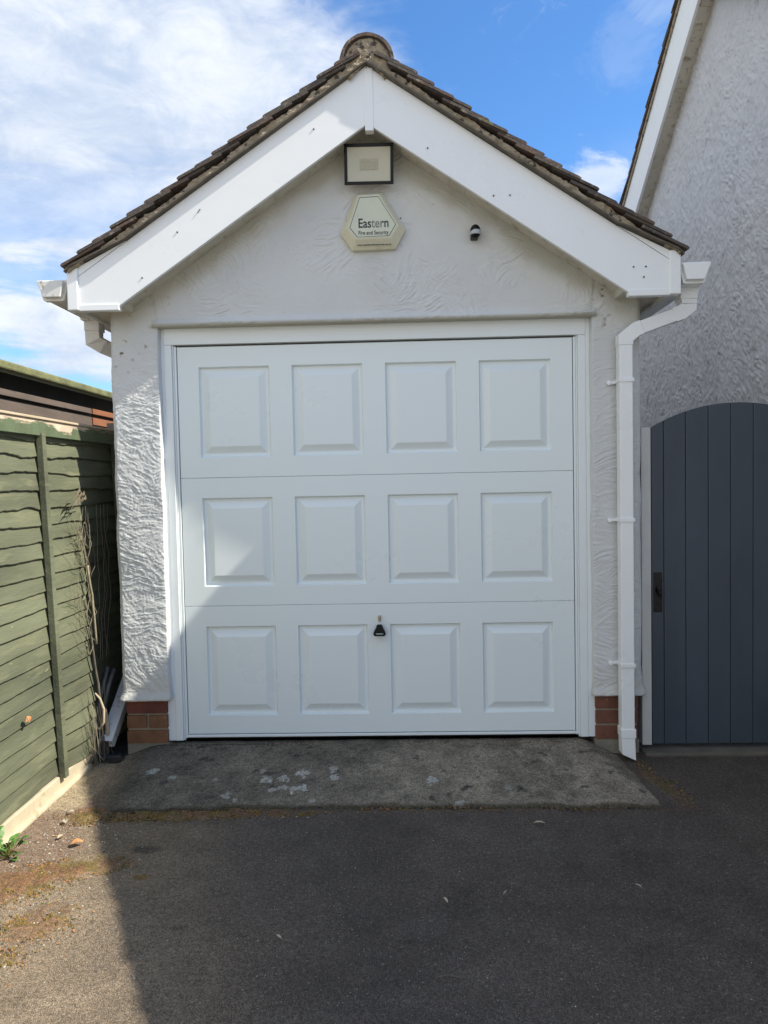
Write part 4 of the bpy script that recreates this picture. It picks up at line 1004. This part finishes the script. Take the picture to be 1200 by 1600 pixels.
# ------------------------------------------------------------------ small growth and litter on the ground
def gh(x, y): return GZ+.004
W = empty('weed', (-1.50, -1.05, GZ), 'leafy green weed sprouting at the foot of the fence', 'weed')
rg = random.Random(3)
mb = MB(); ms = MB()
def leafquad(mb, c, d, n_, ln, wd, curl=.25):
    c, d, n_ = Vector(c), Vector(d).normalized(), Vector(n_).normalized(); sd = d.cross(n_).normalized(); n_ = sd.cross(d)
    pr = [(0, .10), (.25, .8), (.5, 1), (.75, .75), (1, .08)]; vs = []
    for t, k in pr:
        for s_ in (-1, 0, 1): vs.append(c+d*ln*t+sd*s_*wd*.5*k+n_*(ln*curl*(t-t*t)*1.2+abs(s_)*wd*.18*k))
    fs = [(i*3+j, i*3+j+1, (i+1)*3+j+1, (i+1)*3+j) for i in range(4) for j in range(2)]; mb.add(vs, fs)
for k in range(30):
    a = rg.uniform(0, 6.28); rr = rg.uniform(.005, .06); base = Vector((-1.475+.75*rr*math.cos(a), -1.07+rr*math.sin(a)*1.5, GZ+rg.uniform(.0, .065)))
    leafquad(mb, base, (math.cos(a), math.sin(a), rg.uniform(-.1, .6)), (0, 0, 1), rg.uniform(.022, .050), rg.uniform(.016, .034), rg.uniform(.1, .6)); ms.tube([(-1.475, -1.07, GZ-.01), base], .0012, 4)
for k in range(4): leafquad(mb, (-1.52+.01*k, -1.07-.05*k, GZ+.08+.015*(k % 2)), (.3, rg.uniform(-1, 1), .35), (1, 0, .6), .065, .05)
mb.build('leaves', M['leaf'], W); ms.build('stem', M['moss_green'], W)
# dry leaves
lv = [((-1.25, -.998, GZ+.012), .052, 'orange dry leaf lying on the tarmac above the mossy patch', 'dry_leaf', .4), ((-1.33, -.94, GZ+.010), .030, 'small pale dry leaf nearer the fence than the orange leaf', 'pale_leaf', 1.1),
      ((-1.36, -.80, GZ+.010), .034, 'pale dry leaf on the sunlit tarmac below the concrete strip', 'pale_leaf', 2.2), ((-1.40, -.70, GZ+.012), .030, 'pale leaf fragment at the edge of the kerb strip', 'pale_leaf', .2),
      ((.678, -.828, GZ+.010), .052, 'long pale leaf on dark tarmac in front of the ramp', 'pale_leaf', -.15), ((.28, -1.42, GZ+.010), .036, 'slim dry leaf on dark tarmac, middle of the drive', 'pale_leaf', 2.0),
      ((.48, -1.72+.35, GZ+.010), .028, 'tiny straw coloured leaf on the shaded drive', 'pale_leaf', 1.0), ((-.27, -1.62, GZ+.010), .028, 'small pale curled leaf beside the dark moss tuft', 'pale_leaf', 2.4), ((.98, -1.33, GZ+.010), .030, 'slim bright leaf right of centre on the shaded drive', 'pale_leaf', 2.3)]
for c, ln, lab, mt, a in lv:
    mb = MB(); wd = ln*(.30 if mt == 'pale_leaf' and c[0] > -.5 else .75); leafquad(mb, c, (math.cos(a), math.sin(a), .05), (0, 0, 1), ln, wd, .35); tag(mb.build('dry_leaf', M[mt]), lab, 'dry leaf', 'dry leaves on the drive')
mb = MB(); leafquad(mb, (FX(.37)+.028, -.745, .385), (.1, .3, -1), (1, 0, .1), .034, .03, .3); leafquad(mb, (FX(.37)+.028, -.745, .385), (.1, -.9, -.8), (1, 0, .1), .028, .024, .3)
tag(mb.build('dry_leaf', M['dry_leaf']), 'orange brown dry leaf stuck on the green fence slats', 'dry leaf')
for i, (a, b) in enumerate((((-.55, -1.36), (-.44, -1.33)), ((-1.35, -1.84), (-1.22, -1.80)), ((.22, -1.80), (.30, -1.80)))):
    mb = MB(); mb.tube([(a[0], a[1], GZ+.006), ((a[0]+b[0])/2, (a[1]+b[1])/2+.008, GZ+.009), (b[0], b[1], GZ+.006)], .0018, 5)
    tag(mb.build('twig', M['stem_dark']), ['thin curved twig on the shaded drive left of centre', 'thin straw twig on the sunlit drive at lower left', 'short dark twig near the bottom of the drive'][i], 'twig')
def scatter(name, n, fn, mats, size, flat=.5, kind='stuff'):
    mb = MB(); k = 0
    while k < n:
        x, y, z_, ok = fn()
        if not ok: continue
        k += 1; s_ = size*rg.uniform(.4, 1.4); a = rg.uniform(0, 6.28); el = rg.uniform(.4, 1.6)
        ca, sa = math.cos(a), math.sin(a)
        vs = []
        for (u, v_, h) in ((-1, -.6*el, 0), (1, -.5, 0), (.7, .7*el, 0), (-.6, .6, 0), (.1, 0, flat*2)): vs.append((x+(u*ca-v_*sa)*s_*.5, y+(u*sa+v_*ca)*s_*.5, z_+h*s_*.5))
        mb.add(vs, [(0, 1, 4), (1, 2, 4), (2, 3, 4), (3, 0, 4)], rg.randrange(len(mats)))
    o = mb.build(name, mats); tag(o, kind=kind); return o
def drive_pt():
    x, y = rg.uniform(-1.5, 2.3), rg.uniform(-2.4, -.68); return x, y, GZ+.001, True
scatter('stone_chips', 520, drive_pt, [M['chip'], M['concrete'], M['pale_leaf']], .0045, .4)
def left_pt():
    x, y = rg.gauss(-1.3, .16), rg.uniform(-2.0, -.62); return x, y, GZ+.001, x > -1.53 and x < -.9
scatter('grit', 800, left_pt, [M['chip'], M['pale_leaf'], M['litter'], M['concrete'], M['gravel_board']], .0075, .4)
def edge_pt():
    x = rg.uniform(-1.35, 1.35) if rg.random() < .45 else rg.uniform(-1.3, -.3)
    y = float(ramp_front(np.array(x)))-abs(rg.gauss(0, .030 if x < -.3 else .010)); return x, y, GZ+.002, fbm(np.array(x*6.), np.array(y*9.), 3, 19) > .46
scatter('edge_moss', 1500, edge_pt, [M['moss_green'], M['litter'], M['soil'], M['soil'], M['soil']], .009, .6)
zones = [(-1.36, -1.30, .20, .09, .5), (-1.16, -1.17, .15, .055, .25), (-1.27, -.72, .08, .06, 0), (-1.02, -.72, .25, .04, 0), (-.62, -.71, .30, .03, 0), (-1.12, -1.52, .10, .07, .6), (-1.22, -1.76, .12, .05, .5)]
wz_ = [5, 3.2, 1.6, 2.2, 1.6, 1.3, 1.0]
def moss_pt():
    cx, cy, rx, ry, r0 = rg.choices(zones, wz_)[0]; u, v_ = rg.gauss(0, .55)*rx, rg.gauss(0, .55)*ry
    x, y = cx+u*math.cos(r0)-v_*math.sin(r0), cy+u*math.sin(r0)+v_*math.cos(r0)
    return x, y, GZ+.003, x > -1.54 and fbm(np.array(x*22), np.array(y*22), 3, 9) > .47
scatter('moss', 15000, moss_pt, [M['moss'], M['moss'], M['moss_green'], M['litter'], M['soil']], .0070, .55)
def lit_pt():
    cx, cy, rx, ry, r0 = rg.choices(zones, wz_)[0]; u, v_ = rg.gauss(0, .8)*rx, rg.gauss(0, .8)*ry
    x, y = cx+u*math.cos(r0)-v_*math.sin(r0), cy+u*math.sin(r0)+v_*math.cos(r0); return x, y, GZ+.004, x > -1.54
scatter('leaf_litter', 1300, lit_pt, [M['litter'], M['moss'], M['pale_leaf'], M['dry_leaf'], M['litter']], .008, .15)
def side_pt():
    t = rg.random(); x = 1.33+.10*t+rg.gauss(0, .02); y = -.1-.5*t+rg.gauss(0, .03); return x, y, GZ+.002, True
scatter('side_litter', 260, side_pt, [M['moss'], M['moss_green'], M['litter'], M['soil'], M['soil']], .008, .5)
def sill_pt():
    x = rg.uniform(-1.1, 1.2); return x, -.015-abs(rg.gauss(0, .012)), -.013, vn(np.array(x*4.), np.array(0.), 12) > .35
scatter('sill_dirt', 420, sill_pt, [M['moss_green'], M['soil'], M['chip'], M['litter']], .006, .5)
